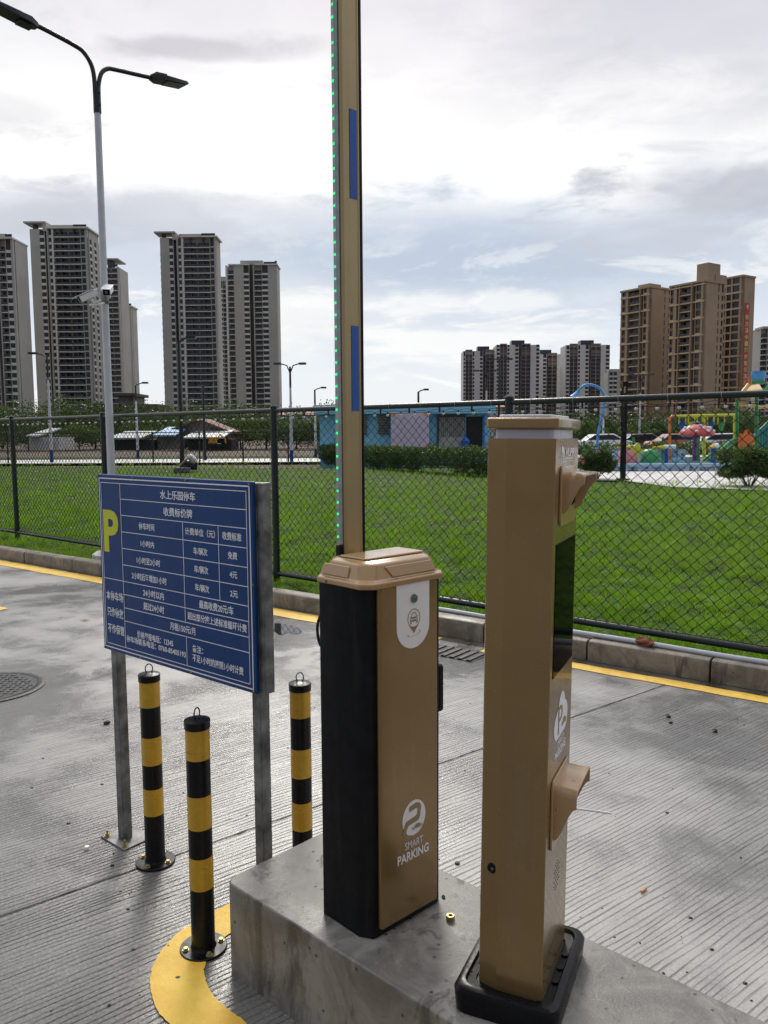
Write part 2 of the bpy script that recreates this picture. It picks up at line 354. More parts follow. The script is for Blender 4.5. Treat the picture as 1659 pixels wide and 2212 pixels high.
def cement_mat(name, col, rough=.5, stains=True, wet=.0):
    m, t, b = new_mat(name)
    oc = t.n('ShaderNodeTexCoord').outputs['Object']
    n1 = t.noise(oc, 4., 7., .65, .8); n2 = t.noise(oc, 16., 7., .7, .6); n3 = t.noise(oc, 140., 4., .7)
    sc = lambda k: tuple(x*k for x in col)
    c = t.mix(t.smooth(n1, .36, .64), sc(.52), sc(1.18))
    c = t.mix(t.smooth(n2, .52, .68, 0., .34), c, sc(1.5))
    c = t.mix(t.smooth(n2, .44, .28, 0., .45), c, sc(.38))
    if stains:
        mp = t.n('ShaderNodeMapping', {'Vector': oc, 'Scale': (9., 9., 1.6)}).outputs[0]
        c = t.mix(t.smooth(t.noise(mp, 1.2, 6., .7, .7), .53, .66, 0., .8), c, sc(.24))
        pits = t.n('ShaderNodeTexVoronoi', {'Vector': oc, 'Scale': 38.}); pr = t.math('GREATER_THAN', t.n('ShaderNodeSeparateColor', {0: pits.outputs['Color']}).outputs[0], .86)
        c = t.mix(t.math('MULTIPLY', t.smooth(pits.outputs['Distance'], .26, .12), pr), c, sc(.18))
    c = t.mix(t.smooth(n3, .55, .75, 0., .35), c, sc(1.5))
    S(t, b, Base_Color=c, Roughness=t.smooth(n1, .3, .7, rough-.14, rough+.16), Specular_IOR_Level=.45,
      Normal=t.n('ShaderNodeBump', {'Strength': .45, 'Distance': .004, 'Height': t.math('ADD', n2, t.math('MULTIPLY', n3, .5))}).outputs[0])
    return m
def paint_mat():
    m, t, b = new_mat('worn_yellow_road_paint')
    oc = t.n('ShaderNodeTexCoord').outputs['Object']
    n1 = t.noise(oc, 6., 7., .65, .5); g = t.noise(oc, 120., 4., .7); g2 = t.noise(oc, 420., 3., .7)
    c = t.mix(t.smooth(n1, .3, .7), (.80, .46, .03), (.93, .63, .075))
    c = t.mix(t.smooth(g, .62, .74, 0., .55), c, (.34, .21, .06))
    c = t.mix(t.smooth(t.noise(oc, 22., 6., .7, .5), .62, .74, 0., .75), c, (.20, .17, .12))
    S(t, b, Base_Color=c, Roughness=t.smooth(g, .3, .7, .25, .55), Specular_IOR_Level=.6,
      Normal=t.n('ShaderNodeBump', {'Strength': .8, 'Distance': .003, 'Height': t.math('ADD', g, t.math('MULTIPLY', g2, .6))}).outputs[0])
    return m
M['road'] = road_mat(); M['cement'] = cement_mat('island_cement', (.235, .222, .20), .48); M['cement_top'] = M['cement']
M['kerb_stone'] = cement_mat('kerb_concrete', (.215, .18, .135), .48)
M['paint'] = paint_mat()
M['path'] = cement_mat('pale_concrete', (.62, .60, .57), .6, False)
M['soil'] = mat('soil', (.105, .070, .045), .9, 0., .4, 3., bump=.6, bscale=12.)
def earth_mat():
    m, t, b = new_mat('lawn_soil'); oc = t.n('ShaderNodeTexCoord').outputs['Object']
    n = t.noise(oc, 1.3, 6., .65); n2 = t.noise(oc, 9., 6., .7)
    c = t.mix(t.smooth(n, .35, .65), (.022, .046, .005), (.048, .090, .009)); c = t.mix(t.smooth(n2, .5, .3, 0., .75), c, (.014, .042, .006))
    S(t, b, Base_Color=c, Roughness=.8, Specular_IOR_Level=.1, Normal=t.n('ShaderNodeBump', {'Strength': 1., 'Distance': .05, 'Height': n2}).outputs[0]); return m
M['lawn'] = earth_mat()
# ------------------------------------------------------------------ ground
def sheet(name, poly, z, m, sub=0):
    o = MB().add([(x, y, z) for x, y in poly], [tuple(range(len(poly)))]).build(name, m)
    return tag(o, kind='structure')
KA, KB = Vector((-5.192, 10.775)), Vector((2.431, 4.978))           # foot of the kerb, left and right
kd = (KB-KA).normalized(); kn = Vector((-kd.y, kd.x))               # kn points away from the road
K0 = KA - kd*14; K1 = KB + kd*8
def along(p0, p1, o0, o1):                                          # strip parallel to the kerb
    return [tuple(p0+kn*o0), tuple(p1+kn*o0), tuple(p1+kn*o1), tuple(p0+kn*o1)]
sheet('ground', [(-900, -300), (900, -300), (900, 1500), (-900, 1500)], -.06, M['soil'])
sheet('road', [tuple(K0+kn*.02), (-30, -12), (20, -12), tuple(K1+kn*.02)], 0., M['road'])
# lawn: gently uneven turf behind the kerb
def turf_h(x, y): return .105 + .014*np.sin(x*2.1+y*1.3) + .014*np.sin(x*5.3-y*3.1+1.) + .012*np.sin(-x*3.7+y*6.1+1.5*np.sin(x*2.2))
def lawn_sheet():
    a = np.linspace(0, 1, 181)[:, None]; 
    base0 = np.array([K0.x, K0.y]) + np.array([kn.x, kn.y])*.17; base1 = np.array([K1.x, K1.y]) + np.array([kn.x, kn.y])*.17
    far0 = np.array([-45., 47.]); far1 = np.array([42., 26.])
    bpts = base0 + (base1-base0)*a; fpts = far0 + (far1-far0)*a
    tt = np.linspace(0, 1, 141)**1.7
    P_ = bpts[:, None, :] + (fpts-bpts)[:, None, :]*tt[None, :, None]
    z = turf_h(P_[..., 0], P_[..., 1]); v = np.concatenate([P_, z[..., None]], -1).reshape(-1, 3)
    i, j = np.meshgrid(np.arange(180), np.arange(140), indexing='ij'); q = (i*141+j)
    fs = np.stack([q, q+141, q+142, q+1], -1).reshape(-1, 4)
    me = np_mesh('lawn', v, fs, M['lawn'], 4); me.polygons.foreach_set('use_smooth', [True]*len(me.polygons))
    return tag(link('lawn', me), kind='structure')
lawn_sheet()
def far_band(name, ya, yb, m, z, xl=-80., xr=60.):
    return sheet(name, [(xl, ya), (xr, ya-2), (xr, yb-2), (xl, yb)], z, m)
sheet('promenade', [(-60., 45.5), (-2., 45.5), (-2., 52.5), (-60., 52.5)], .10, M['path'])
sheet('verge', [(-70., 53.), (14., 53.), (14., 58.), (-70., 58.)], .12, M['lawn'])
sheet('bare_soil', [(-80., 58.), (20., 58.), (20., 76.), (-80., 76.)], .10, M['soil'])
sheet('pool_terrace', [tuple(G(1232, 1039, .1))[:2], tuple(G(1345, 1040, .1))[:2], tuple(G(1450, 1054, .1))[:2], tuple(G(1660, 1062, .1))[:2], (40, 27), (40, 60), (D(1150, 1, 60).x, 60), (D(1215, 1, 40).x, 40)], .135, M['path'])
# kerb of single precast stones
kb = MB(); L_ = (K1-K0).length; st = .86; k = 0.
prof = [(0, -.05), (0, .115), (.012, .140), (.035, .150), (.15, .150), (.15, -.05)]
while k < L_:
    a = k+.006; b_ = min(k+st-.006, L_); jig = rng.normal(0, .004); jz = rng.normal(0, .003)
    kb.loft([[(*(K0+kd*s+kn*(o+jig)), z+(jz if z > 0 else 0)) for o, z in prof] for s in (a, b_)])
    k += st
tag(kb.build('kerb', M['kerb_stone'], bevel=.006), kind='structure')
sheet('gutter_joint', along(K0, K1, -.02, .002), .004, mat('gutter_dirt', (.06, .052, .042), .7, 0., .4, 9.))
sheet('gutter', along(K0, K1, -.112, -.021), .0035, cement_mat('wet_gutter_cement', (.125, .105, .08), .34))
# shallow puddle near the gutter
pud = [G(u, v, .0045) for u, v in ((584, 1352), (594, 1346), (612, 1347), (630, 1350), (645, 1356), (652, 1364), (638, 1369), (622, 1366), (606, 1371), (592, 1362))]
M['water'] = mat('puddle_water', (.035, .033, .030), .03, 0., .1, 4., spec=.5, rvar=.01)
sheet('puddle', [(p.x, p.y) for p in smooth_line([Vector(p) for p in pud+[pud[0]]], 4)[:-1]], .0025, M['water'])
# painted lines
def strip_pts(sa, sb, o0, o1, z, name, m, n=60):
    pts0 = []; pts1 = []
    for i in range(n+1):
        p = K0 + kd*(sa+(sb-sa)*i/n); w_ = rng.normal(0, .004)
        pts0.append((*(p+kn*(o0+w_)), z)); pts1.append((*(p+kn*(o1+rng.normal(0, .004))), z))
    mb = MB()
    mb.add(pts0+pts1, [(i, i+1, n+2+i, n+1+i) for i in range(n)])
    return tag(mb.build(name, m), kind='structure')
sK = lambda u, v: (Vector(G(u, v)[:2])-K0).dot(kd)
off = lambda u, v: (Vector(G(u, v)[:2])-K0).dot(kn)
s_dr0, s_dr1 = sK(905, 1398), sK(1012, 1418)
strip_pts(0., s_dr0, off(120, 1243), off(120, 1231), .004, 'yellow_road_line', M['paint'], 120)
strip_pts(s_dr1, L_, -.235, -.105, .004, 'yellow_road_line', M['paint'], 80)
sheet('yellow_parking_mark', [tuple(G(u, v))[:2] for u, v in ((-60, 1310), (0, 1311), (19, 1315), (0, 1319), (-60, 1327))], .004, M['paint'])
yo = [(-.399, 2.116), (-.46, 2.130), (-.525, 2.157), (-.611, 2.234), (-.694, 2.338), (-.754, 2.451), (-.787, 2.574), (-.784, 2.681), (-.734, 2.796), (-.671, 2.895), (-.584, 2.955), (-.40, 3.02), (-.20, 2.93), (.10, 2.66)]
yo = [(-.615, 2.119), (-.661, 2.17), (-.698, 2.239), (-.719, 2.299), (-.729, 2.369), (-.72, 2.443), (-.697, 2.52), (-.668, 2.565), (-.599, 2.65), (-.52, 2.722), (-.40, 2.79), (-.29, 2.80), (-.20, 2.76), (.2, 2.41), (1.3, 1.36)]
yi = [(-.398, 2.117), (-.44, 2.156), (-.498, 2.212), (-.541, 2.277), (-.563, 2.332), (-.567, 2.375), (-.560, 2.440), (-.543, 2.488), (-.509, 2.540), (-.44, 2.610), (-.37, 2.665), (-.29, 2.675), (-.24, 2.645), (.13, 2.31), (1.2, 1.28)]
yo = [(.45, .97), (-.25, 1.70), (-.501, 2.006)] + yo; yi = [(.55, 1.08), (-.14, 1.82), (-.29, 1.995)] + yi
so, si = smooth_line(yo), smooth_line(yi); mb = MB(); n_ = len(so)
mb.add([(p.x+rng.normal(0, .0012), p.y+rng.normal(0, .0012), .004) for p in so]+[(p.x+rng.normal(0, .0012), p.y+rng.normal(0, .0012), .004) for p in si], [(i, i+1, n_+i+1, n_+i) for i in range(n_-1)])
tag(mb.build('yellow_island_line', M['paint']), kind='structure')
# contraction joint across the concrete
ja, jb = Vector(G(-300, 2085)[:2]), Vector(G(300, 1876)[:2]); jd = (jb-ja).normalized(); jn = Vector((-jd.y, jd.x)); mb = MB(); n_ = 220
pp = [ja-jd*1+jd*9*i/n_ for i in range(n_+1)]
mb.add([(*(p+jn*(.004+rng.normal(0, .0013))), .003) for p in pp]+[(*(p-jn*(.003+rng.normal(0, .0013))), .003) for p in pp], [(i, i+1, n_+2+i, n_+1+i) for i in range(n_)])
tag(mb.build('road_joint', mat('joint_filler', (.012, .011, .010), .8), None), kind='structure')
# ------------------------------------------------------------------ concrete island
TH = R(-43.2); EI = Vector((math.cos(TH), math.sin(TH))); NI = Vector((-EI.y, EI.x)); OI = Vector((-.475, 2.335)); ZI = .292
def isl(e, n, z=0.): p = OI+EI*e+NI*n; return Vector((p.x, p.y, ZI+z))
isr = thing('concrete_island', 'raised grey concrete island carrying the gold machine and gold post', 'concrete island', (OI.x, OI.y, 0), TH)
pl = [(.018, -.005), (4.2, -.005), (4.2, .492), (.05, .492), (.015, .485), (-.012, .46), (-.024, .42), (-.024, .31), (-.024, .10)] + [(.010-.034*math.sin(R(a)), .037-.042*math.cos(R(a))) for a in (80, 66, 52, 38, 24, 10)]
mb = MB(); mb.loft([[(x, y, -.02) for x, y in pl], [(x, y, ZI) for x, y in pl]])
mb.build('slab', M['cement'], isr, bevel=.007, seg=3)
# ------------------------------------------------------------------ bollards
def bollard(x, y, label, rz, hz=.735):
    t = thing('bollard', label, 'bollard', (x, y, 0), rz, 'yellow and black bollards round the island')
    r = .0375
    MB().lathe([(0.0001, 0), (.073, 0), (.075, .002), (.075, .007), (.073, .009), (.0001, .009)], 36).build('base_plate', M['bollard_black'], t, smooth=40)
    bolts = MB()
    for a in (55, 140, 235, 320):
        bx, by = .057*math.cos(R(a)), .057*math.sin(R(a))
        b1 = MB().cyl(bx, by, .009, .011, .0105, n=14).cyl(bx, by, .011, .018, .0078, n=6); b1.build('bolt', M['brass'], t)
    MB().lathe([(.0001, .009), (r+.004, .009), (r+.001, .014), (r, .02), (r, hz), (.0001, hz)], 36).build('post', M['bollard_black'], t, smooth=40)
    e = .0007; z = hz-.004
    for z1, z0 in ((hz-.003, hz-.119), (hz-.237, hz-.345), (hz-.440, hz-.545)):
        MB().lathe([(r+.0001, z0), (r+e, z0), (r+e, z1), (r+.0001, z1)], 40).build('reflective_band', M['bollard_yellow'], t, smooth=40)
    MB().lathe([(r+.0012, hz-.022), (r+.0030, hz-.022), (r+.0034, hz-.001), (r+.004, hz+.001), (r+.0025, hz+.004), (r*.6, hz+.009), (.0001, hz+.011)], 40).build('cap', M['bollard_black'], t, smooth=40)
    MB().tube([(.0135*math.cos(2*math.pi*i/20), 0, hz+.024+.018*math.sin(2*math.pi*i/20)) for i in range(20)], .0022, 8, closed=True).build('lifting_ring', M['steel_dark'], t, smooth=60)
    return t
M['steel_dark'] = mat('dark_steel', (.05, .05, .05), .35, .7, .1, 60.)
bollard(-.895, 2.983, 'yellow and black bollard beside the left leg of the blue sign', R(20), .745)
bollard(-.591, 2.454, 'nearest yellow and black bollard, bolted down on the curved yellow line', R(65), .757)
bollard(-.310, 2.86, 'yellow and black bollard behind the concrete island, its base hidden', R(10), .745)
# ------------------------------------------------------------------ parking price sign
sgn = thing('parking_sign', 'blue parking price board with white Chinese table on two steel legs', 'sign', (-1.091, 3.150, 0), math.atan2(-.643, .766))
SW, SZ0, SZ1 = .950, .800, 1.500; SX0 = -.035
for x in (.006, .862):
    leg = MB().box(x-.021, x+.021, .004, .046, .006, SZ1-.005).build('leg', M['steel'], sgn, bevel=.004)
    pm = MB(); pm.box(x-.085, x+.085, -.035, .105, .0, .007)
    pl_ = pm.build('base_plate', M['steel'], leg, bevel=.002)
    bm_ = []
    for bx, by in ((-.065, -.018), (.065, -.018), (-.065, .088), (.065, .088)):
        MB().cyl(x+bx, by, .007, .010, .013, n=14).cyl(x+bx, by, .010, .019, .0095, n=6).cyl(x+bx, by, .019, .034, .0045, n=10).build('anchor_bolt', M['brass'], leg)
for z in (SZ0+.04, SZ1-.07): MB().box(.028, .840, .006, .030, z, z+.03).build('rail', M['steel'], sgn, bevel=.002)
pan = MB().box(SX0, SX0+SW-.03, -.012, .003, SZ0, SZ1).build('panel', M['sign_blue'], sgn, bevel=.004)
MB().box(SX0+SW-.0292, SX0+SW-.004, .004, .046, SZ0+.0, SZ1-.004).build('side_frame', M['steel'], sgn, bevel=.004)
PW, PH = SW-.03, SZ1-SZ0
TXT = [("水上乐园停车",0.454,0.677,0.911,0.046),("收费标价牌",0.473,0.656,0.824,0.046),("停车时间",0.300,0.407,0.734,0.038),("计费单位（元）",0.608,0.789,0.736,0.038),("收费标准",0.831,0.937,0.736,0.039),
("1小时内",0.309,0.402,0.641,0.036),("1小时至2小时",0.277,0.439,0.548,0.038),("2小时后每增加1小时",0.237,0.479,0.459,0.040),("24小时以内",0.314,0.457,0.377,0.041),("超过24小时",0.314,0.456,0.304,0.041),
("车/辆次",0.657,0.741,0.643,0.038),("车/辆次",0.659,0.743,0.552,0.038),("车/辆次",0.660,0.746,0.460,0.038),("免费",0.860,0.911,0.645,0.036),("4元",0.867,0.909,0.553,0.033),("2元",0.867,0.910,0.461,0.033),
("最高收费20元/车",0.683,0.883,0.378,0.042),("超出部分按上述标准循环计费",0.609,0.955,0.306,0.040),("月租150元/月",0.492,0.654,0.231,0.040),("价格举报电话：12345",0.261,0.509,0.139,0.039),("停车场联系电话：0760-85405193",0.180,0.589,0.098,0.037),
("备注：",0.632,0.699,0.143,0.037),("不足1小时的按照1小时计费",0.632,0.931,0.095,0.040),("本停车场",0.038,0.165,0.320,0.053),("只作停放",0.040,0.163,0.227,0.054),("不作保管",0.040,0.165,0.132,0.054)]
LINES = [(0.015,0.978,0.983,0.978,2),(0.984,0.978,0.984,0.023,2),(0.015,0.022,0.985,0.022,2),(0.015,0.978,0.015,0.022,2),(0.027,0.954,0.966,0.954,1),(0.967,0.955,0.967,0.043,1),(0.027,0.043,0.967,0.043,1),(0.027,0.954,0.027,0.043,1),(0.172,0.954,0.172,0.043,1),
(0.172,0.869,0.966,0.869,1),(0.172,0.781,0.966,0.781,1),(0.172,0.690,0.966,0.690,1),(0.172,0.599,0.966,0.599,1),(0.172,0.508,0.966,0.508,1),(0.027,0.416,0.966,0.416,1),(0.172,0.343,0.966,0.343,1),(0.172,0.268,0.966,0.268,1),(0.172,0.194,0.966,0.194,1),
(0.594,0.781,0.594,0.268,1),(0.808,0.781,0.808,0.416,1),(0.597,0.194,0.597,0.043,1)]
# sign plane: x along the board, z up, facing -y; text lies in xy so it is turned up
TOP = Matrix(((1, 0, 0, SX0), (0, 0, -1, -.0125), (0, 1, 0, SZ0), (0, 0, 0, 1)))
mb = MB(TOP); PTX = MB(TOP)
for s, a, b_, yc, h in TXT:
    v, fs = text_mesh(s, a*PW, b_*PW, yc*PH, h*PH*1.0, .0008, .012); mb.add(v.tolist(), fs)
mb.build('lettering', M['white'], pan)
v, fs = text_mesh('P', .036*PW, .150*PW, .685*PH, .236*PH, .0008, .035); PTX.add(v.tolist(), fs); PTX.build('yellow_letter', M['yellow_vinyl'], pan)
mb = MB(TOP)
for x0, y0, x1, y1, k in LINES:
    t_ = .0022 if k == 2 else .0012
    mb.box(min(x0, x1)*PW-t_, max(x0, x1)*PW+t_, min(y0, y1)*PH-t_, max(y0, y1)*PH+t_, .0002, .0009)
mb.build('table_lines', M['white'], pan)
for x, y in ((.008, .985), (.27, .988), (.62, .988), (.985, .985), (.006, .6), (.992, .52), (.008, .012), (.28, .010), (.62, .010), (.985, .012)):
    MB(TOP).lathe([(.0045, .0), (.0045, .0015), (.002, .0035), (.0001, .004)], 12, M=Matrix.Translation((x*PW, y*PH, 0))).build('rivet', M['steel_bright'] if 'steel_bright' in M else M['steel'], pan, smooth=50)
# ------------------------------------------------------------------ barrier gate machine
CW, CD, CH = .203, .290, .962                        # cabinet: along the island, across it, height
gp = isl(.4275, .2235)
gate = thing('barrier_gate', 'black and gold barrier gate machine with its boom raised upright', 'barrier gate', gp, TH+R(-3.5))
hx, hy = CW/2, CD/2
cab = MB()
ch = .030
poly = [(-hx, -hy+.01), (-hx+.01, -hy), (hx-ch-.012, -hy), (hx-.006, -hy+.020), (hx-.004, -hy+.030), (hx-.004, hy-.02), (hx-.016, hy), (-hx+.01, hy), (-hx, hy-.01)]
cab.prism(poly, 0, CH)
cabo = cab.build('cabinet', M['black'], gate, bevel=.003)
# gold front panel on the +x face, standing slightly proud and wrapping the corner
gy0, gy1 = -hy+.036, hy-.030
fp = MB(); X_ = Matrix(((0, 0, 1, hx-.004), (1, 0, 0, 0), (0, 1, 0, 0), (0, 0, 0, 1)))   # local (y, z, x)
fp.prism(rrect(gy0, gy1, .022, CH+.004, .010), 0, .011, M=X_)
fpo = fp.build('front_panel', M['gold'], gate, bevel=.004, seg=3)
FX = hx-.004+.011
DEC = lambda d: Matrix(((0, 0, 1, FX+d), (1, 0, 0, 0), (0, 1, 0, 0), (0, 0, 0, 1)))       # decals: u across (y), v up (z)
def ell(cx, cy, rx, ry, n=40, a0=0, a1=360): return [(cx+rx*math.cos(R(a0+(a1-a0)*i/n)), cy+ry*math.sin(R(a0+(a1-a0)*i/n))) for i in range(n+(0 if a1-a0 == 360 else 1))]
def ring2(mb, cx, cy, rx, ry, w_, d0, d1, M_, n=40, a0=0, a1=360, rot=0.):
    o = ell(cx, cy, rx, ry, n, a0, a1); i_ = ell(cx, cy, rx-w_, ry-w_*ry/rx, n, a0, a1)
    if rot: 
        rr = lambda p: (cx+(p[0]-cx)*math.cos(rot)-(p[1]-cy)*math.sin(rot), cy+(p[0]-cx)*math.sin(rot)+(p[1]-cy)*math.cos(rot)); o = [rr(p) for p in o]; i_ = [rr(p) for p in i_]
    m = len(o); closed = a1-a0 == 360
    fs = [(j, (j+1) % m, m+(j+1) % m, m+j) for j in range(m if closed else m-1)]
    mb.add([(*p, d1) for p in o]+[(*p, d1) for p in i_], fs, M_)
gc = (gy0+gy1)/2
M['gold_print'] = mat('gold_print', (.33, .225, .12), .4, .1, .03, 5.)
bw = .0625; bz = .962-.175
badge = MB(); badge.prism([(gc+.014-bw, CH-.004), (gc+.014-bw, bz+.055)] + [(gc+.014+bw*math.cos(R(a)), bz+.055+.062*math.sin(R(a))-.0) for a in range(180, 361, 8)] + [(gc+.014+bw, CH-.004)], .0004, .0016, M=DEC(0))
bdo = badge.build('badge', M['white'], fpo)
bc = gc+.016
bt = MB().cyl(0, 0, 0, .004, .0125, .0115, 24, M=DEC(.0016) @ Matrix.Translation((bc, CH-.046, 0))); btn = bt.build('push_button', M['steel_bright'] if 'steel_bright' in M else M['steel'], bdo, smooth=40)
MB().cyl(0, 0, .004, .0052, .0085, .008, 20, M=DEC(.0016) @ Matrix.Translation((bc, CH-.046, 0))).build('button_lens', M['lens'], btn, smooth=40)
pin = MB(); py = CH-.100; ring2(pin, bc, py, .0240, .0262, .0022, 0, .0022, DEC(0))
pin.add([(bc-.018, py-.0185, .0022), (bc, py-.0415, .0022), (bc+.018, py-.0185, .0022), (bc+.008, py-.0235, .0022), (bc-.008, py-.0235, .0022)], [(0, 1, 2, 3, 4)], DEC(0))
ring2(pin, bc, py-.042, .025, .0065, .0024, 0, .0022, DEC(0), 40, 150, 400, R(8))
def car_front(mb, cx, cy, s, d, M_):
    P_ = lambda pts: [(cx+x*s, cy+y*s, d) for x, y in pts]
    mb.add(P_([(-.55, .05), (-.42, .62), (-.28, .72), (.28, .72), (.42, .62), (.55, .05), (.44, .05), (.33, .54), (.22, .6), (-.22, .6), (-.33, .54), (-.44, .05)]), [tuple(range(12))], M_)
    mb.add(P_([(-.45, .08), (.45, .08), (.62, -.10), (.42, -.16), (-.42, -.16), (-.62, -.10)]), [tuple(range(6))], M_)
    mb.add(P_([(-.72, -.12), (-.60, -.14), (-.60, -.62), (-.72, -.62)]), [(0, 1, 2, 3)], M_); mb.add(P_([(.72, -.12), (.60, -.14), (.60, -.62), (.72, -.62)]), [(0, 1, 2, 3)], M_)
    mb.add(P_([(-.5, -.30), (.5, -.30), (.5, -.56), (-.5, -.56)]), [(0, 1, 2, 3)], M_)
    mb.add(P_([(-.72, -.62), (-.46, -.62), (-.46, -.85), (-.72, -.85)]), [(0, 1, 2, 3)], M_); mb.add(P_([(.72, -.62), (.46, -.62), (.46, -.85), (.72, -.85)]), [(0, 1, 2, 3)], M_)
    mb.add(P_([(-.88, .18), (-.6, .12), (-.62, .04), (-.86, .08)]), [(0, 1, 2, 3)], M_); mb.add(P_([(.88, .18), (.6, .12), (.62, .04), (.86, .08)]), [(0, 1, 2, 3)], M_)
def car_side(mb, cx, cy, s, d, M_):
    P_ = lambda pts: [(cx+x*s, cy+y*s, d) for x, y in pts]
    mb.add(P_([(-1, -.22), (-.98, .02), (-.55, .12), (-.28, .36), (.30, .38), (.62, .14), (.96, .08), (1, -.18), (.82, -.22), (.74, -.06), (.50, -.06), (.42, -.24), (-.42, -.24), (-.50, -.08), (-.74, -.08), (-.82, -.22)]), [tuple(range(16))], M_)
    for k in (-.62, .62): mb.add([(cx+(k+.13*math.cos(R(a)))*s, cy+(-.20+.13*math.sin(R(a)))*s, d) for a in range(0, 360, 24)], [tuple(range(15))], M_)
car_front(pin, bc, py+.002, .0195, .0024, DEC(0)); pin.build('pin_emblem', M['gold_print'], bdo)
# round road emblem with car, and the two lines of lettering below
lc, lz = gc+.016, .300
em = MB(); rx_, rz_ = .0455, .0500
em.add([(*p, .0006) for p in ell(lc, lz, rx_, rz_, 56)], [tuple(range(56))], DEC(0)); emo = em.build('road_emblem', M['white'], fpo)
rd = MB(); q = lambda x, y: (lc+x*.0455, lz+y*.050, .0011)
rd.add([q(*p) for p in ((-.42, .72), (.18, .82), (.50, .72), (.62, .48), (.50, -.10), (.32, -.26), (-.48, -.34), (-.66, -.56), (-.72, -.99), (-.98, -.72), (-.86, -.30), (-.70, -.06), (.14, .06), (.24, .12), (.30, .42), (.22, .50), (-.44, .42))], [tuple(range(17))], DEC(0))
car_side(rd, lc+.012, lz-.0285, .0205, .0013, DEC(0)); rd.build('road_print', M['gold_print'], emo)
ol = MB(); 
ring2(ol, lc+.012-.62*.0205, lz-.0325, .0035, .0035, .0009, 0, .0016, DEC(0), 16); ring2(ol, lc+.012+.62*.0205, lz-.0325, .0035, .0035, .0009, 0, .0016, DEC(0), 16); ol.build('wheel_outline', M['white'], emo)
mb = MB(DEC(.0004)); v, fs = text_mesh('SMART', lc-.035, lc+.035, lz-.0735, .0205, .0006, -.004); mb.add(v.tolist(), fs)
v, fs = text_mesh('PARKING', lc-.064, lc+.058, lz-.105, .0265, .0006, .022); mb.add(v.tolist(), fs); mb.build('lettering', M['white'], fpo)
# plastic lid: flange, domed body, raised roof panel, side pads
def oct_ring(x0, x1, y0, y1, c, z): return [(x1, y0+c, z), (x1, y1-c, z), (x1-c, y1, z), (x0+c, y1, z), (x0, y1-c, z), (x0, y0+c, z), (x0+c, y0, z), (x1-c, y0, z)]
a, b_ = hx+.013, hy+.012
lid = MB(); lid.loft([oct_ring(-a, a, -b_, b_, .028, CH-.004), oct_ring(-a, a, -b_, b_, .028, CH+.012), oct_ring(-a+.012, a-.012, -b_+.012, b_-.012, .030, CH+.016), oct_ring(-a+.024, a-.026, -b_+.026, b_-.022, .034, CH+.056), oct_ring(-a+.034, a-.038, -b_+.038, b_-.032, .036, CH+.062)])
lido = lid.build('lid', M['gold_gloss'], gate, bevel=.005, seg=3)
MB().prism([(-.055, -.100), (.042, -.100), (.052, -.088), (.052, .118), (-.055, .118)], CH+.0625, CH+.0685).build('roof_panel', M['gold_gloss'], lido, bevel=.004, seg=3)
def pad(p0, p1, p2, p3, nrm, name):
    c_ = MB(); n_ = Vector(nrm); q_ = [Vector(p) for p in (p0, p1, p2, p3)]
    c_.loft([[p-n_*.001 for p in q_], [p+n_*.004 for p in q_]]); c_.build(name, M['gold_gloss'], lido, bevel=.003, seg=3)
yb = -b_
pad((-a+.030, yb+.0135, CH+.019), (.030, yb+.0135, CH+.019), (.028, yb+.0225, CH+.048), (-a+.036, yb+.0225, CH+.048), (0, -.97, .24), 'side_pad')
pad((a-.0135, -.052, CH+.019), (a-.0135, b_-.045, CH+.019), (a-.0235, b_-.052, CH+.048), (a-.0235, -.074, CH+.048), (.96, 0, .27), 'side_pad')
MB().lathe([(.0045, 0), (.004, .002), (.0001, .003)], 14, M=Matrix.Translation((-hx+.055, -b_-.0005, CH+.004)) @ Matrix.Rotation(R(90), 4, 'X')).build('screw', M['steel'], lido, smooth=50)
# black handle on the far side, cable loop at the back, gold hub of the boom
MB().prism(rrect(-.018, .030, .560, .700, .010), 0, .020, M=Matrix(((1, 0, 0, hx-.046), (0, 0, 1, hy+.001), (0, 1, 0, 0), (0, 0, 0, 1)))).build('latch_handle', M['rubber'], gate, bevel=.004)
MB().tube(smooth_line([Vector((-hx-.002, -.085, .875)), Vector((-hx-.024, -.105, .862)), Vector((-hx-.034, -.118, .82)), Vector((-hx-.028, -.112, .765)), Vector((-hx-.002, -.088, .735))], 6), .0042, 8).build('cable', M['cable'], gate, smooth=60)
hub = MB(); hub.lathe([(.0001, 0), (.050, 0), (.056, .006), (.056, .020), (.048, .030), (.0001, .032)], 28, M=Matrix(((0, 0, -1, -hx+.001), (1, 0, 0, .060), (0, 1, 0, .865), (0, 0, 0, 1)))); hub.build('boom_hub', M['gold_gloss'], gate, smooth=45)
cl = MB(); cl.loft([[(-hx-.010, .012, z), (-hx-.010, .022, z), (-hx-.044, .022, z), (-hx-.044, .012, z)] for z in (.86, .955, 1.0)]); cl.build('boom_clamp', M['gold_gloss'], gate, bevel=.003)
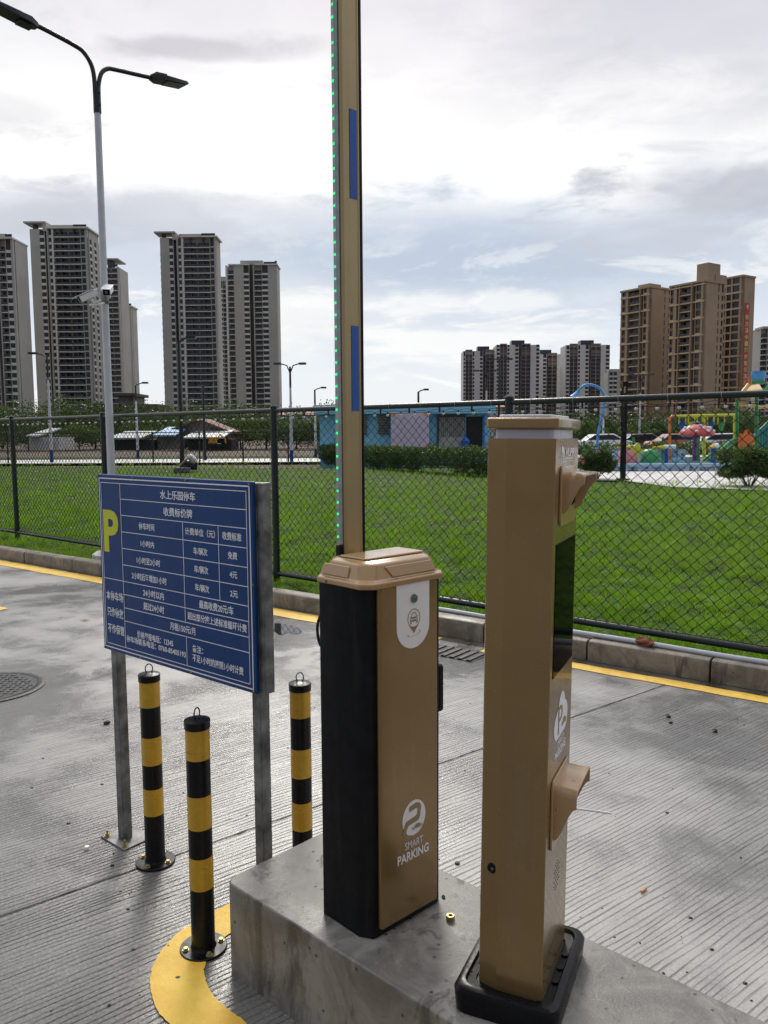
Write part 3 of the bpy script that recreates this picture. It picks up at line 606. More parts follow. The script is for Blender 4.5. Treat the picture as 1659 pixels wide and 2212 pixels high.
# boom: flat anodised extrusion, raised upright; flat side faces +x
BX, BY = -hx-.026, .002                              # centre of the boom in plan
BZ0, BZ1 = .83, 4.1; bt_ = .016; bh = .034
pf = [(bt_*.70, -bh), (bt_*.98, -bh+.008), (bt_, -.006), (bt_*.86, -.003), (bt_*.86, .025), (bt_, .028), (bt_, bh-.003), (bt_*.8, bh), (-bt_*.8, bh), (-bt_, bh-.004), (-bt_, -bh+.008), (-bt_*.7, -bh)]
boom = MB().loft([[(BX+x, BY+y, z) for x, y in pf] for z in (BZ0, BZ1)]).build('boom', M['gold_alu'], gate, smooth=25)
MB().box(BX-.013, BX+.013, BY+bh+.0002, BY+bh+.012, BZ0+.02, BZ1).build('rubber_edge', M['rubber'], boom, bevel=.003)
ls = MB().box(BX-.0075, BX+.0075, BY-bh-.0125, BY-bh-.0002, 1.045, BZ1).build('led_strip', M['led_body'], boom, bevel=.002)
MB().box(BX-.010, BX+.010, BY-bh-.015, BY-bh-.0002, .95, 1.044).build('led_end_cap', M['rubber'], boom, bevel=.003)
nled = 0
for i in range(100):
    z = 1.065+i*.0325
    if z > BZ1-.02: break
    for x in (0,):
        MB().box(BX-.0034, BX+.0034, BY-bh-.0136, BY-bh-.0126, z, z+.0062).build('led', M['led'], ls)
for z0, z1 in ((1.423, 1.659), (2.004, 2.240), (2.585, 2.82)):
    MB().box(BX+bt_*.86+.0004, BX+bt_*.86+.0016, BY-.002, BY+.024, z0, z1).build('reflector', M['blue_refl'], boom)
# ------------------------------------------------------------------ recognition post
PW_, PD_, PH_ = .158, .262, 1.345
pp_ = isl(.897, .232)
PA = TH+R(19)
post = thing('parking_terminal', 'slim gold parking terminal post with two hooded sensors, screen and black foot', 'parking terminal', pp_, PA)
hx2, hy2 = PW_/2, PD_/2
post.rotation_mode = 'QUATERNION'; post.rotation_quaternion = (Matrix.Rotation(.011, 4, 'Y') @ Matrix.Rotation(PA, 4, 'Z')).to_quaternion()
bs = MB()
for (o, z) in ((.046, 0), (.046, .030), (.040, .040), (.026, .048)): pass
bs.loft([[(x, y, z) for x, y in rrect(-hx2-o, hx2+o, -hy2-o, hy2+o, .03)] for o, z in ((.043, 0), (.047, .050), (.042, .060), (.034, .063), (.026, .063), (.022, .055), (.006, .054), (.004, .050))] , cap1=True)
bso = bs.build('foot', M['rubber'], post, smooth=40)
for y in (-.055, .0, .055):
    for sx in (1,):
        MB().cyl(hx2+.014, y, .0535, .059, .0075, n=18).build('foot_knob', M['rubber'], bso, smooth=40)
body = MB(); fc = -.030                                # left side is folded along a faint vertical crease
pl2 = [(hx2, -hy2+.002), (hx2, hy2-.01), (hx2-.01, hy2), (-hx2+.012, hy2), (-hx2, hy2-.02), (-hx2, -hy2+.022), (-hx2+.004, -hy2+.013), (fc, -hy2), (hx2-.002, -hy2)]
body.prism(pl2, .040, PH_)
bo = body.build('column', M['gold'], post, smooth=4)
DP = lambda d: Matrix(((0, 0, 1, hx2+d), (1, 0, 0, 0), (0, 1, 0, 0), (0, 0, 0, 1)))
MB().prism(rrect(-hx2+.014, hx2-.010, -hy2+.024, hy2-.020, .012), PH_-.001, PH_+.021).build('lamp_collar', M['lilac'], post, bevel=.002)
cap = MB(); cap.prism(rrect(-hx2-.001, hx2+.004, -hy2+.003, hy2+.002, .010), PH_+.021, PH_+.046); cap.build('cap', M['gold'], post, bevel=.005, seg=3)
MB().prism(rrect(-hx2+.020, hx2-.018, -hy2+.030, hy2-.030, .012), PH_+.046, PH_+.053).build('lamp_top', M['lilac'], post, bevel=.002)
# screen
MB().prism([(-hy2+.026, .808), (hy2-.022, .808), (hy2-.022, 1.112), (-hy2+.026, 1.112)], .0003, .0016, M=DP(0)).build('screen', M['screen'], post)
# hood: a backing plate with a scoop that widens to the open front
def hood(z0, h, w0, out, flip, name):
    t = MB(); t.prism(rrect(-w0/2-.010, w0/2+.010, z0, z0+h, .018), .0002, .006, M=DP(0)); ho = t.build(name, M['gold_gloss'], post, bevel=.002)
    sc_ = MB(); n = 16; o_r = []; i_r = []
    # cross-section: arch shell, lower lips curve back to the plate
    for k in range(n+1):
        u = k/n; o_ = .006 + (out-.006)*u
        zt = z0+h-.012 - (0 if not flip else .0) - .004*u; zb = z0+.028 + (h*.50)*(.5-.5*math.cos(math.pi*u))
        hw = w0/2 + .004*u
        r = min(.020, (zt-zb)*.4)
        prof = [(-hw, zb), (-hw, zt-r)] + [(-hw+r-r*math.cos(R(a)), zt-r+r*math.sin(R(a))) for a in (30, 60, 90)] + [(hw-r+r*math.sin(R(a)), zt-r+r*math.cos(R(a))) for a in (0, 30, 60)] + [(hw, zt-r), (hw, zb)]
        o_r.append([(y, z, o_) for y, z in prof]); th = .0045
        i_r.append([(y*(hw-th)/hw, z if j in (0, len(prof)-1) else z-th*(z-zb)/(zt-zb), o_) for j, (y, z) in enumerate(prof)])
    m = len(o_r[0]); vs = [p for r_ in o_r for p in r_]+[p for r_ in i_r for p in r_]; B_ = (n+1)*m; fs = []
    for k in range(n):
        for j in range(m-1):
            fs.append((k*m+j, k*m+j+1, (k+1)*m+j+1, (k+1)*m+j)); fs.append((B_+k*m+j+1, B_+k*m+j, B_+(k+1)*m+j, B_+(k+1)*m+j+1))
        for j, d in ((0, 1), (m-1, -1)):
            f4 = (k*m+j, (k+1)*m+j, B_+(k+1)*m+j, B_+k*m+j); fs.append(f4 if d > 0 else f4[::-1])
    for j in range(m-1): fs.append((n*m+j, n*m+j+1, B_+n*m+j+1, B_+n*m+j))
    sc_.add(vs, fs, DP(0)); sc_.build('hood_shell', M['gold_gloss'], ho, smooth=40)
    MB().lathe([(.018, 0), (.018, .006), (.012, .012), (.0001, .014)], 20, M=DP(.006) @ Matrix.Translation((0, z0+h*.45, 0))).build('sensor_lens', M['screen'], ho, smooth=40)
hood(1.150, .134, .150, .054, False, 'sensor_hood')
hood(.392, .170, .165, .058, True, 'sensor_hood')
# lettering and emblems on the front
mb = MB(DP(.0004)); v, fs = text_mesh('VLPR', -.030, .072, PH_-.031, .0185, .0006, .03, .12); mb.add(v.tolist(), fs); mb.build('lettering', M['white'], post)
mb = MB(DP(.0006)); q2 = lambda x, y: (-.075+x*.034, PH_-.033+y*.030, 0)
mb.add([q2(*p) for p in ((.05, .62), (.75, .42), (1.05, .02), (.85, -.12), (.05, .18))], [(0, 1, 2, 3, 4)]); mb.add([q2(*p) for p in ((.28, .04), (.66, -.10), (.80, -.02), (.70, -.30), (.40, -.30))], [(0, 1, 2, 3, 4)])
mb.add([q2(*p) for p in ((0., .1), (.10, .08), (.10, -.56), (4.0, -.56), (4.0, -.63), (0., -.63))], [(0, 1, 2, 3, 4, 5)]); mb.add([q2(*p) for p in ((.6, -.36), (4.0, -.36), (4.0, -.43), (.6, -.43))], [(0, 1, 2, 3)])
mb.build('camera_emblem', M['white'], post)
clz = .690; mb = MB(); cpts = []
for cx_, cz_, r_, a0, a1 in ((.012, .030, .030, 8, 172), (-.042, -.018, .034, 105, 262), (.046, -.016, .036, -88, 75)): pass
cloudp = ell(.008, .024, .034, .034, 16, 10, 165)+ell(-.038, -.014, .036, .032, 14, 110, 268)+ell(.040, -.010, .038, .036, 14, -95, 60)
mb.add([(x-.002, clz+y, .0006) for x, y in cloudp], [tuple(range(len(cloudp)))], DP(0)); ce = mb.build('cloud_emblem', M['white'], post)
mb = MB(); v, fs = text_mesh('P', -.034, .014, clz-.004, .066, .0006, .0); mb.M = DP(.0008); mb.add(v.tolist(), fs); mb.M = None; car_side(mb, .034, clz-.022, .026, .0012, DP(0)); mb.build('emblem_print', M['gold_print'], ce)
mb = MB(DP(.0004)); v, fs = text_mesh('SMART', -.036, .036, clz-.060, .0150, .0006, -.004); mb.add(v.tolist(), fs); v, fs = text_mesh('PARKING', -.062, .058, clz-.082, .0195, .0006, .02); mb.add(v.tolist(), fs); mb.build('lettering', M['white'], post)
# speaker holes, lock
hl = MB()
for i in range(6):
    for j in range(-2, 3):
        if abs(j)+abs(i-2.5) < 3.6: hl.cyl(0, 0, .0003, .0009, .0017, n=8, M=DP(0) @ Matrix.Translation((j*.013, .262+i*.012, 0)))
hl.build('speaker_holes', M['dark'], post)
lk = MB().lathe([(.0125, 0), (.0125, .004), (.010, .0055), (.0001, .006)], 24, M=Matrix.Translation((-.045, -hy2+.0075, .345)) @ Matrix.Rotation(R(90), 4, 'X')).build('lock', M['rubber'], post, smooth=40)
MB().lathe([(.0035, .006), (.0035, .0068), (.0001, .007)], 12, M=Matrix.Translation((-.045, -hy2+.0075, .345)) @ Matrix.Rotation(R(90), 4, 'X')).build('keyhole', M['steel'], lk)
# loose hexagon nut on the island
nut = MB(); hexo = [(.011*math.cos(R(60*i)), .011*math.sin(R(60*i))) for i in range(6)]
o_ = [(.0105*math.cos(R(a)), .0105*math.sin(R(a))) for a in range(0, 360, 20)]; i_ = [(.0062*math.cos(R(a)), .0062*math.sin(R(a))) for a in range(0, 360, 20)]
hexr = lambda a: .0105/max(math.cos(R((a % 60)-30)), .8)
o_ = [(hexr(a)*math.cos(R(a)), hexr(a)*math.sin(R(a))) for a in range(0, 360, 10)]; i_ = [(.0064*math.cos(R(a)), .0064*math.sin(R(a))) for a in range(0, 360, 10)]
m_ = len(o_); vs = [(x, y, 0) for x, y in o_]+[(x, y, .014) for x, y in o_]+[(x, y, .014) for x, y in i_]+[(x, y, 0) for x, y in i_]
nut.add(vs, [(r*m_+j, r*m_+(j+1) % m_, ((r+1) % 4)*m_+(j+1) % m_, ((r+1) % 4)*m_+j) for r in range(4) for j in range(m_)])
no = nut.build('hex_nut', M['brass'], smooth=30); p = G(973, 1987, ZI); no.location = (p.x, p.y, ZI); tag(no, 'small loose brass nut lying on the concrete island', 'nut')
# ------------------------------------------------------------------ chain-link fence on the kerb
FA, FB = Vector((-5.501, 11.997)), Vector((2.500, 5.190)); fd = (FB-FA).normalized(); fnv = Vector((fd.y, -fd.x))   # fnv points to the road
F0 = FA-fd*5.0; FL = (FB-FA).length+5.0+2.6; FZ1 = 1.905; FZ0 = .215
fang = math.atan2(fd.y, fd.x)
fence = thing('chain_link_fence', 'dark green chain link fence with round posts along the kerb of the lawn', 'fence', (F0.x, F0.y, 0), fang)
sF = lambda x, y: (Vector((x, y))-F0).dot(fd)
posts_s = [1.1, sF(-5.501, 11.997), sF(-3.479, 10.5), sF(-1.115, 8.27), sF(1.006, 6.47), sF(1.006, 6.47)+2.95]
for s_ in posts_s:
    q_ = MB().lathe([(.0001, .0), (.036, .0), (.036, FZ1+.012), (.039, FZ1+.014), (.039, FZ1+.030), (.030, FZ1+.040), (.0001, FZ1+.042)], 18, M=Matrix.Translation((s_, 0, 0))).build('post', M['fence'], fence, smooth=40)
    for z in (.45, 1.0, 1.62): MB().lathe([(.0385, z), (.0385, z+.022)], 18, M=Matrix.Translation((s_, 0, 0))).lathe([(.0375, z+.022), (.0375, z)], 18, M=Matrix.Translation((s_, 0, 0))).cyl(0, 0, 0, .028, .006, n=8, M=Matrix.Translation((s_+.038, 0, z+.011)) @ Matrix.Rotation(R(90), 4, 'Y')).build('clamp_band', M['fence'], q_)
for i in range(len(posts_s)-1):
    a, b_ = posts_s[i]+.034, posts_s[i+1]-.034
    MB().tube([(a, 0, FZ1-.012), (b_, 0, FZ1-.012)], .0225, 14).build('top_rail', M['fence'], fence, smooth=60)
    MB().tube([(a, 0, FZ0), (b_, 0, FZ0)], .026, 14).build('bottom_rail', M['fence'], fence, smooth=60)
a = posts_s[-1]+.03
MB().tube([(a, 0, FZ1-.012), (FL, 0, FZ1-.012)], .0225, 14).build('top_rail', M['fence'], fence, smooth=60)
MB().tube([(a, 0, FZ0), (FL, 0, FZ0)], .0225, 14).build('bottom_rail', M['fence'], fence, smooth=60)
# woven wire: each wire zig-zags and hooks round its neighbour
WP, ZP = .044, .041; z_lo, z_hi = FZ0+.028, FZ1-.075; nz = int((z_hi-z_lo)/ZP); nw = int((FL-1.1)/WP)
rad = .0032; offs = np.array([[1, 0], [0, 1], [-1, 0], [0, -1]])*rad
k = np.arange(nz+1); zz = z_lo+k*ZP
vs_all = []; fs_all = []; base_i = 0
for i in range(nw):
    s0 = 1.12+i*WP; jit = .0035*np.sin(i*1.7)+rng.normal(0, .0012, nz+1)
    sx_ = s0 + .007*np.sin(zz*3.1+i*.11)+.006*np.sin(zz*7.3-i*.19) + np.where((k+i) % 2 == 0, -.5, .5)*WP*1.03 + jit; dy = np.where((k+i) % 2 == 0, -1, 1)*.0024
    ring = np.stack([sx_[:, None]+offs[None, :, 0], dy[:, None]+.012*np.sin(zz*2.4+i*.09)[:, None]*np.sin(i*.031)+offs[None, :, 1], np.repeat(zz[:, None]+.006*np.sin(zz*2.+i*.13)[:, None]+rng.normal(0, .0012, (nz+1, 1)), 4, 1)], -1)
    vs_all.append(ring.reshape(-1, 3))
    q0 = base_i + (np.arange(nz)[:, None]*4 + np.arange(4)[None, :]); q1 = base_i + (np.arange(nz)[:, None]*4 + (np.arange(4)+1)[None, :] % 4)
    fs_all.append(np.stack([q0, q1, q1+4, q0+4], -1).reshape(-1, 4)); base_i += (nz+1)*4
wm = link('woven_wire', np_mesh('woven_wire', np.concatenate(vs_all), np.concatenate(fs_all), M['wire'], 4), fence)
for z, nm in ((z_hi, 'tension_wire'), (z_lo, 'tension_wire')):
    MB().tube([(1.1, 0, z), (FL, 0, z)], .0024, 6).build(nm, M['wire'], fence)
x = 1.3; ci = 0
while x < FL-.2:
    for zr, z2 in ((FZ1-.012, z_hi), (FZ0, z_lo)):
        if ci > 96: break
        sg = -1 if zr > 1 else 1
        MB().cyl(x, 0, min(zr, z2), max(zr, z2), .009, n=8).build('rail_clip', M['fence'], fence); ci += 1
    x += .33
ti = 0
x = 1.5
while x < FL-.2:
    MB().tube([(x, .0235*math.cos(R(a)), FZ1-.012+.0235*math.sin(R(a))) for a in range(0, 360, 30)], .0011, 5, closed=True).build('wire_tie', M['pole_white'], fence); x += .36
# string of small clear bulbs hanging under the top rail
lights = thing('string_lights', 'string of small clear bulbs hung under the top rail of the green fence', 'string lights', (F0.x, F0.y, 0), fang)
bs_ = np.arange(1.4, FL-.3, .155); cord = []
for i, s_ in enumerate(bs_): cord += [(s_, .027, FZ1-.062+.004*math.sin(i)), (s_+.078, .027, FZ1-.050+.006*math.sin(i*1.3))]
MB().tube(cord, .0022, 5).build('cord', M['cable'], lights)
M['bulb'] = mat('clear_bulb', (.85, .86, .85), .06, 0., .02, 30., spec=.9)
bm_ = MB().ball((0, 0, -.024), .0125, 8).mesh('bulb', M['bulb'], 60); sm_ = MB().cyl(0, 0, -.014, .002, .007, n=8).mesh('socket', M['cable'])
for i, s_ in enumerate(bs_[-98:]):
    b1 = link('bulb', bm_, lights, (s_, .027, FZ1-.064)); s1 = link('socket', sm_, b1)
mb = MB()
for s_ in bs_[:-98]: mb.ball((s_, .027, FZ1-.088), .0125, 6)
if len(bs_) > 98: tag(mb.build('bulb', M['bulb'], lights), kind='stuff')
# white hose on the grass side of the kerb, brick lump, drain, manhole, litter
hp = [K0+kd*s_+kn*(.185-.085*min(1., max(0., (s_-sK(1000, 1345))/2.))+.008*math.sin(s_*1.9)+.005*math.sin(s_*5)) for s_ in np.arange(sK(930, 1330), L_, .25)]
tag(MB().tube([(p.x, p.y, .168+.003*math.sin(i)) for i, p in enumerate(hp)], .018, 10).build('white_pipe', M['pole_white'], smooth=60), 'thin white plastic pipe lying along the kerb below the fence', 'pipe')
def rock(name, c, r, sc, m, label, cat, seed, group=None):
    g_ = np.random.default_rng(seed); mb = MB(); mb.ball((0, 0, 0), r, 7, sc)
    mb.v = [p*(1+g_.normal(0, .10)) for p in mb.v]
    o = mb.build(name, m); o.location = c; o.rotation_euler = (0, 0, g_.uniform(0, 6)); return tag(o, label, cat, group)
bp = K0+kd*sK(1395, 1438)+kn*.10
rock('brick_lump', (bp.x, bp.y, .178), .060, (1.3, .7, .55), cement_mat('red_brick', (.26, .075, .04), .8, False), 'broken lump of red brick lying on top of the kerb', 'brick', 3)
dr = G(968, 1407); dt = thing('drain_grate', 'black iron drain grate in the gutter where the yellow line stops', 'drain', (dr.x, dr.y, 0), math.atan2(kd.y, kd.x))
MB().box(-.34, .30, -.15, .11, .0015, .004).build('pit', M['dark'], dt)
M['iron'] = mat('wet_cast_iron', (.020, .020, .021), .35, .3, .3, 30., bump=.4, bscale=120.)
for i in range(9): MB().box(-.33+i*.072, -.33+i*.072+.034, -.145, .105, .005, .012).build('bar', M['iron'], dt)
mh = G(-25, 1487); mt_ = thing('manhole_cover', 'round black iron manhole cover set in the wet concrete', 'manhole cover', (mh.x, mh.y, 0))
MB().lathe([(.30, .001), (.345, .001), (.345, .006), (.335, .010), (.31, .010), (.30, .004)], 56).build('rim', M['iron'], mt_, smooth=40)
cv = MB().lathe([(.0001, .003), (.295, .003), (.295, .007), (.0001, .0075)], 48).build('cover', M['iron'], mt_, smooth=40)
tread = MB()
for i in range(-6, 7):
    for j in range(-6, 7):
        if math.hypot(i, j) < 6.2: tread.box(i*.043-.014, i*.043+.014, j*.043-.005, j*.043+.005, .0074, .010) if (i+j) % 2 else tread.box(i*.043-.005, i*.043+.005, j*.043-.014, j*.043+.014, .0074, .010)
tread.build('tread_pattern', M['iron'], cv)
for i, (u, v, r_, lab) in enumerate(((1444, 1549, .013, 'larger dark pebble on the ribbed concrete in front of the brick lump'), (1449, 1562, .011, 'smaller dark pebble just in front of the larger one on the concrete'), (1545, 1581, .013, 'lone dark pebble on the ribbed concrete nearest the right edge'), (230, 1564, .016, 'dark pebble on the concrete left of the sign leg'), (958, 1939, .006, 'tiny dark stone against the foot of the gate machine'))):
    p = G(u, v, ZI if i == 4 else 0); rock('pebble', (p.x, p.y, p.z+r_*.5), r_, (1.2, .9, .7), M['iron'], lab, 'pebble', 20+i)
p = G(1385, 1930); lf = MB().tube([(0, 0, .006), (.012, .010, .006), (.026, .024, .006)], [.0045, .0045, .0042], 8)
o = lf.build('cigarette_end', mat('orange_filter', (.60, .27, .06), .7), smooth=50); o.location = (p.x, p.y, 0); tag(o, 'orange cigarette end lying on the ribbed concrete at right', 'cigarette end')
p = G(1290, 1752); o = MB().tube([(-.10, .03, .004), (.0, .0, .004), (.075, -.026, .004)], .0024, 6).build('white_stick', M['white']); o.location = (p.x-.02, p.y, 0); tag(o, 'thin white stick on the concrete beside the gold post', 'stick')
p = G(188, 1834); o = MB().cyl(0, 0, 0, .012, .010, .009, 10).build('bottle_cap', M['white'], smooth=40); o.location = (p.x, p.y, 0); tag(o, 'little white plastic cap on the concrete left of the sign foot', 'cap')
p = G(183, 1341); o = MB().add([(-.05, 0, .006), (0, .018, .010), (.05, 0, .005), (0, -.018, .007)], [(0, 1, 2, 3)]).build('dead_leaf', mat('dead_leaf', (.24, .10, .04), .7)); o.location = (p.x, p.y, .0); tag(o, 'brown dead leaf lying on the smooth wet concrete', 'leaf')
# dark crumbs and bits of grit scattered over the concrete
cr_ = MB(); g2 = np.random.default_rng(11)
for i in range(150):
    u, v = g2.uniform(40, 1640), g2.uniform(1500, 2190); p = G(u, v)
    if (Vector((p.x, p.y))-OI).dot(NI) > -.1 and (Vector((p.x, p.y))-OI).dot(NI) < .6 and (Vector((p.x, p.y))-OI).dot(EI) > -.1: continue
    r_ = abs(g2.normal(.0016, .0016))+.0008; cr_.ball((p.x, p.y, r_*.4), r_, 4, (g2.uniform(.8, 2), g2.uniform(.8, 1.6), .6))
tag(cr_.build('grit', M['iron']), kind='stuff')
# ------------------------------------------------------------------ street lamp with two cameras
def lamp_head(parent, M_, L=.52, w_=.20):
    h = MB(M_); h.loft([[(0, -w_*.22, -.02), (0, w_*.22, -.02), (0, w_*.22, .035), (0, -w_*.22, .035)], [(.10, -w_*.5, -.03), (.10, w_*.5, -.03), (.10, w_*.5, .04), (.10, -w_*.5, .04)], [(L-.03, -w_*.5, -.022), (L-.03, w_*.5, -.022), (L-.03, w_*.5, .018), (L-.03, -w_*.5, .018)], [(L, -w_*.42, -.010), (L, w_*.42, -.010), (L, w_*.42, .010), (L, -w_*.42, .010)]])
    ho = h.build('lamp_head', M['pole_dark'], parent, bevel=.006)
    MB(M_).box(.20, L-.05, -w_*.42, w_*.42, -.036, -.027).build('led_panel', M['lamp_glass'], ho)
    MB(M_).box(.06, .22, -w_*.30, w_*.30, .040, .066).build('driver_box', M['pole_dark'], ho, bevel=.005)
    return ho
M['lamp_glass'] = mat('lamp_glass', (.05, .06, .045), .2, 0., .1, 10.)
lb = G(248, 1207, .1)
lamp = thing('street_lamp', 'white street lamp with two curved dark arms and two security cameras behind the blue sign', 'street lamp', (lb.x, lb.y, .10), R(48))
MB().lathe([(.0001, 0), (.27, 0), (.265, .07), (.22, .10), (.0001, .105)], 32).build('footing', M['path'], lamp, smooth=40)
ZT = 5.42
MB().lathe([(.0001, .1), (.050, .1), (.039, ZT), (.0001, ZT)], 20).build('pole', M['pole_white'], lamp, smooth=40)
slv = MB().lathe([(.0001, ZT-.03), (.046, ZT-.03), (.046, ZT+.27), (.0001, ZT+.27)], 20).build('sleeve', M['pole_dark'], lamp, smooth=40)
for z in (ZT+.05, ZT+.19):
    for sx in (-1, 1): MB().cyl(0, 0, 0, .03, .009, n=6, M=Matrix.Translation((0, sx*.045, z)) @ Matrix.Rotation(R(-90*sx), 4, 'X')).build('bolt', M['pole_dark'], slv)
for sg in (-1, 1):
    prof_ = [(.022, 5.62), (.028, 5.80), (.06, 5.93), (.14, 6.03), (.25, 6.075), (.60, 6.13), (.72, 6.14)] if sg < 0 else [(.022, 5.62), (.030, 5.74), (.07, 5.87), (.15, 5.945), (.26, 5.97), (.60, 6.01), (.76, 6.03)]
    pts = [Vector((sg*a_, 0, z_)) for a_, z_ in prof_]
    ao = MB().tube(smooth_line(pts, 6), .026, 12).build('arm', M['pole_dark'], lamp, smooth=60)
    end, d_ = pts[-1], (pts[-1]-pts[-2]).normalized(); ang = math.atan2(d_.z, d_.x)
    lamp_head(ao, Matrix.Translation(end-d_*.02) @ Matrix.Rotation(-ang if sg > 0 else -ang, 4, 'Y'))
def camera_unit(loc, rot, label, arm_to):
    t = thing('security_camera', label, 'security camera', loc); t.rotation_euler = rot          # looks along +x
    MB().box(-.13, .10, -.045, .045, -.035, .045).build('housing', M['plastic_white'], t, bevel=.012)
    MB().box(-.10, .16, -.055, .055, .046, .053).build('sun_shield', M['plastic_white'], t, bevel=.003)
    fo = MB().box(.101, .107, -.040, .040, -.030, .040).build('front_window', M['screen'], t)
    MB().cyl(0, 0, 0, .004, .018, n=16, M=Matrix.Translation((.107, 0, .005)) @ Matrix.Rotation(R(90), 4, 'Y')).build('lens', M['lens'], fo)
    MB().tube(arm_to, .016, 10).build('bracket', M['plastic_white'], t, smooth=60)
    return t
def lamp_pt(u, v, dyy=0.): return D(u, v, lb.y+dyy)
c1 = lamp_pt(189, 641, -.25); cm1 = camera_unit(c1, (0, R(28), R(-150)), 'white security camera on the left side of the lamp pole pointing down left', [(-.02, 0, -.035), (-.03, 0, -.085), (-.12, 0, -.10)])
br = MB(); e_ = lamp_pt(226, 654, -.02)
br.tube([c1+Vector((.02, 0, -.10)), c1+Vector((.12, .05, -.085)), e_], .014, 8); 
tag(br.build('camera_arm', M['plastic_white'], lamp), None); KIDS['x'] = []
c2 = lamp_pt(233, 628, -.16); cm2 = camera_unit(c2, (0, R(22), R(-82)), 'white security camera on the front of the lamp pole facing the road', [(-.03, 0, -.03), (-.08, 0, -.10)])
cb = MB().lathe([(.047, 3.15), (.05, 3.15), (.05, 3.30), (.047, 3.30)], 20).build('clamp_collar', M['steel'], lamp)
bpy.context.view_layer.update()
for o in list(lamp.children):
    if o.name.startswith('camera_arm'):
        o.matrix_parent_inverse = lamp.matrix_world.inverted()
# ------------------------------------------------------------------ leaves and grass
def leaf_cloud(n, blobs, size, seed, hang=.3, shell=.55):
    """n leaf quads spread through the volume of the blobs (cx, cy, cz, rx, ry, rz), thinned into clumps"""
    g = np.random.default_rng(seed); bl = np.array(blobs, float); wgt = (bl[:, 3]*bl[:, 4]*bl[:, 5])**.75; wgt /= wgt.sum()
    idx = g.choice(len(bl), n, p=wgt); d = g.normal(size=(n, 3)); d /= np.linalg.norm(d, axis=1)[:, None]
    r = shell+(1-shell)*g.random(n)**.6; r = np.where(g.random(n) < .12, r*1.13, r)
    c = bl[idx, :3]+d*r[:, None]*bl[idx, 3:6]
    nb = max(6, n//26); tw = c[g.choice(n, nb)]; pick = g.choice(nb, n)                  # pull towards twig ends
    c = c*.55+(tw[pick])*.0+c*.45; sp = np.min(bl[:, 3:6])
    c += np.sin(c*np.array([7.3, 6.1, 8.7])/max(sp, .3))*sp*.07
    a = g.normal(size=(n, 3)); a[:, 2] -= hang; a /= np.linalg.norm(a, axis=1)[:, None]
    b = np.cross(a, g.normal(size=(n, 3))); b /= np.linalg.norm(b, axis=1)[:, None]
    s_ = size*(.6+.8*g.random(n))[:, None]
    v = np.stack([c-a*s_*.5, c+b*s_*.28, c+a*s_*.5, c-b*s_*.28], 1).reshape(-1, 3)
    return v, np.arange(n*4).reshape(n, 4)
def crown_mesh(name, n, blobs, size, seed, m, **kw):
    v, f = leaf_cloud(n, blobs, size, seed, **kw); return np_mesh(name, v, f, m, 4)
def grass_mesh():
    g = np.random.default_rng(5); n = 600000
    u = g.uniform(-560, 2250, n); v = 1000+(1500-1000)*g.random(n)**.8
    dv = (v-CY)/F; dirs = ((u-CX)/F)[:, None]*_x2 - dv[:, None]*_u2 + _f
    tt = (.10-HC)/dirs[:, 2]; P_ = np.array([0, 0, HC])+dirs*tt[:, None]
    ok = (tt > 0) & (P_[:, 1] < 45.5); P_ = P_[ok]
    rel = (P_[:, :2]-np.array([K0.x, K0.y]))@np.array([kn.x, kn.y]); ok = rel > .16; P_ = P_[ok]
    # keep to the lawn: not on the terrace
    ok = ~((P_[:, 1] > 24.5) & (P_[:, 0] > 5.3+.0*P_[:, 1])); P_ = P_[ok]
    x, y = P_[:, 0], P_[:, 1]; dist = np.hypot(x, y)
    def hsh(a, b, k): q_ = np.sin(a*127.1+b*311.7+k*74.7)*43758.5453; return q_-np.floor(q_)
    cell = np.where(dist < 13, .25, np.where(dist < 22, .40, .7)); best = np.full(len(x), 9.); ox = np.zeros(len(x)); oy = np.zeros(len(x)); big = np.zeros(len(x))
    ix, iy = np.floor(x/cell), np.floor(y/cell)
    for a in (-1, 0, 1):
        for b in (-1, 0, 1):
            jx, jy = ix+a, iy+b; cxm = (jx+.15+.7*hsh(jx, jy, 1.))*cell; cym = (jy+.15+.7*hsh(jx, jy, 2.))*cell
            d_ = np.hypot(x-cxm, y-cym)/cell; m_ = d_ < best; best = np.where(m_, d_, best); ox = np.where(m_, x-cxm, ox); oy = np.where(m_, y-cym, oy); big = np.where(m_, hsh(jx, jy, 3.), big)
    mound = np.exp(-(best/.42)**2)*(.45+.8*big)
    hgt = (.012+.080*mound)*(.65+.7*g.random(len(x)))*np.clip(dist/8, .9, 2.2)
    keep = g.random(len(x)) < np.clip(.06+1.15*mound, .05, 1)
    x, y, hgt, dist, ox, oy = x[keep], y[keep], hgt[keep], dist[keep], ox[keep], oy[keep]; n = len(x)
    z = turf_h(x, y)-.004; az = g.uniform(0, 2*np.pi, n); wd = np.clip(dist/7, .8, 5)*.0035*(.7+.6*g.random(n))
    lean = g.normal(0, .45, (n, 2))*hgt[:, None]+np.array([.2, .05])*hgt[:, None]+np.stack([ox, oy], -1)*.45
    b0 = np.stack([x-np.cos(az)*wd, y-np.sin(az)*wd, z], -1); b1 = np.stack([x+np.cos(az)*wd, y+np.sin(az)*wd, z], -1)
    tp = np.stack([x+lean[:, 0], y+lean[:, 1], z+hgt], -1)
    return np_mesh('grass', np.stack([b0, b1, tp], 1).reshape(-1, 3), np.arange(n*3).reshape(n, 3), M['grass'], 3)
tag(link('grass', grass_mesh()), kind='stuff')
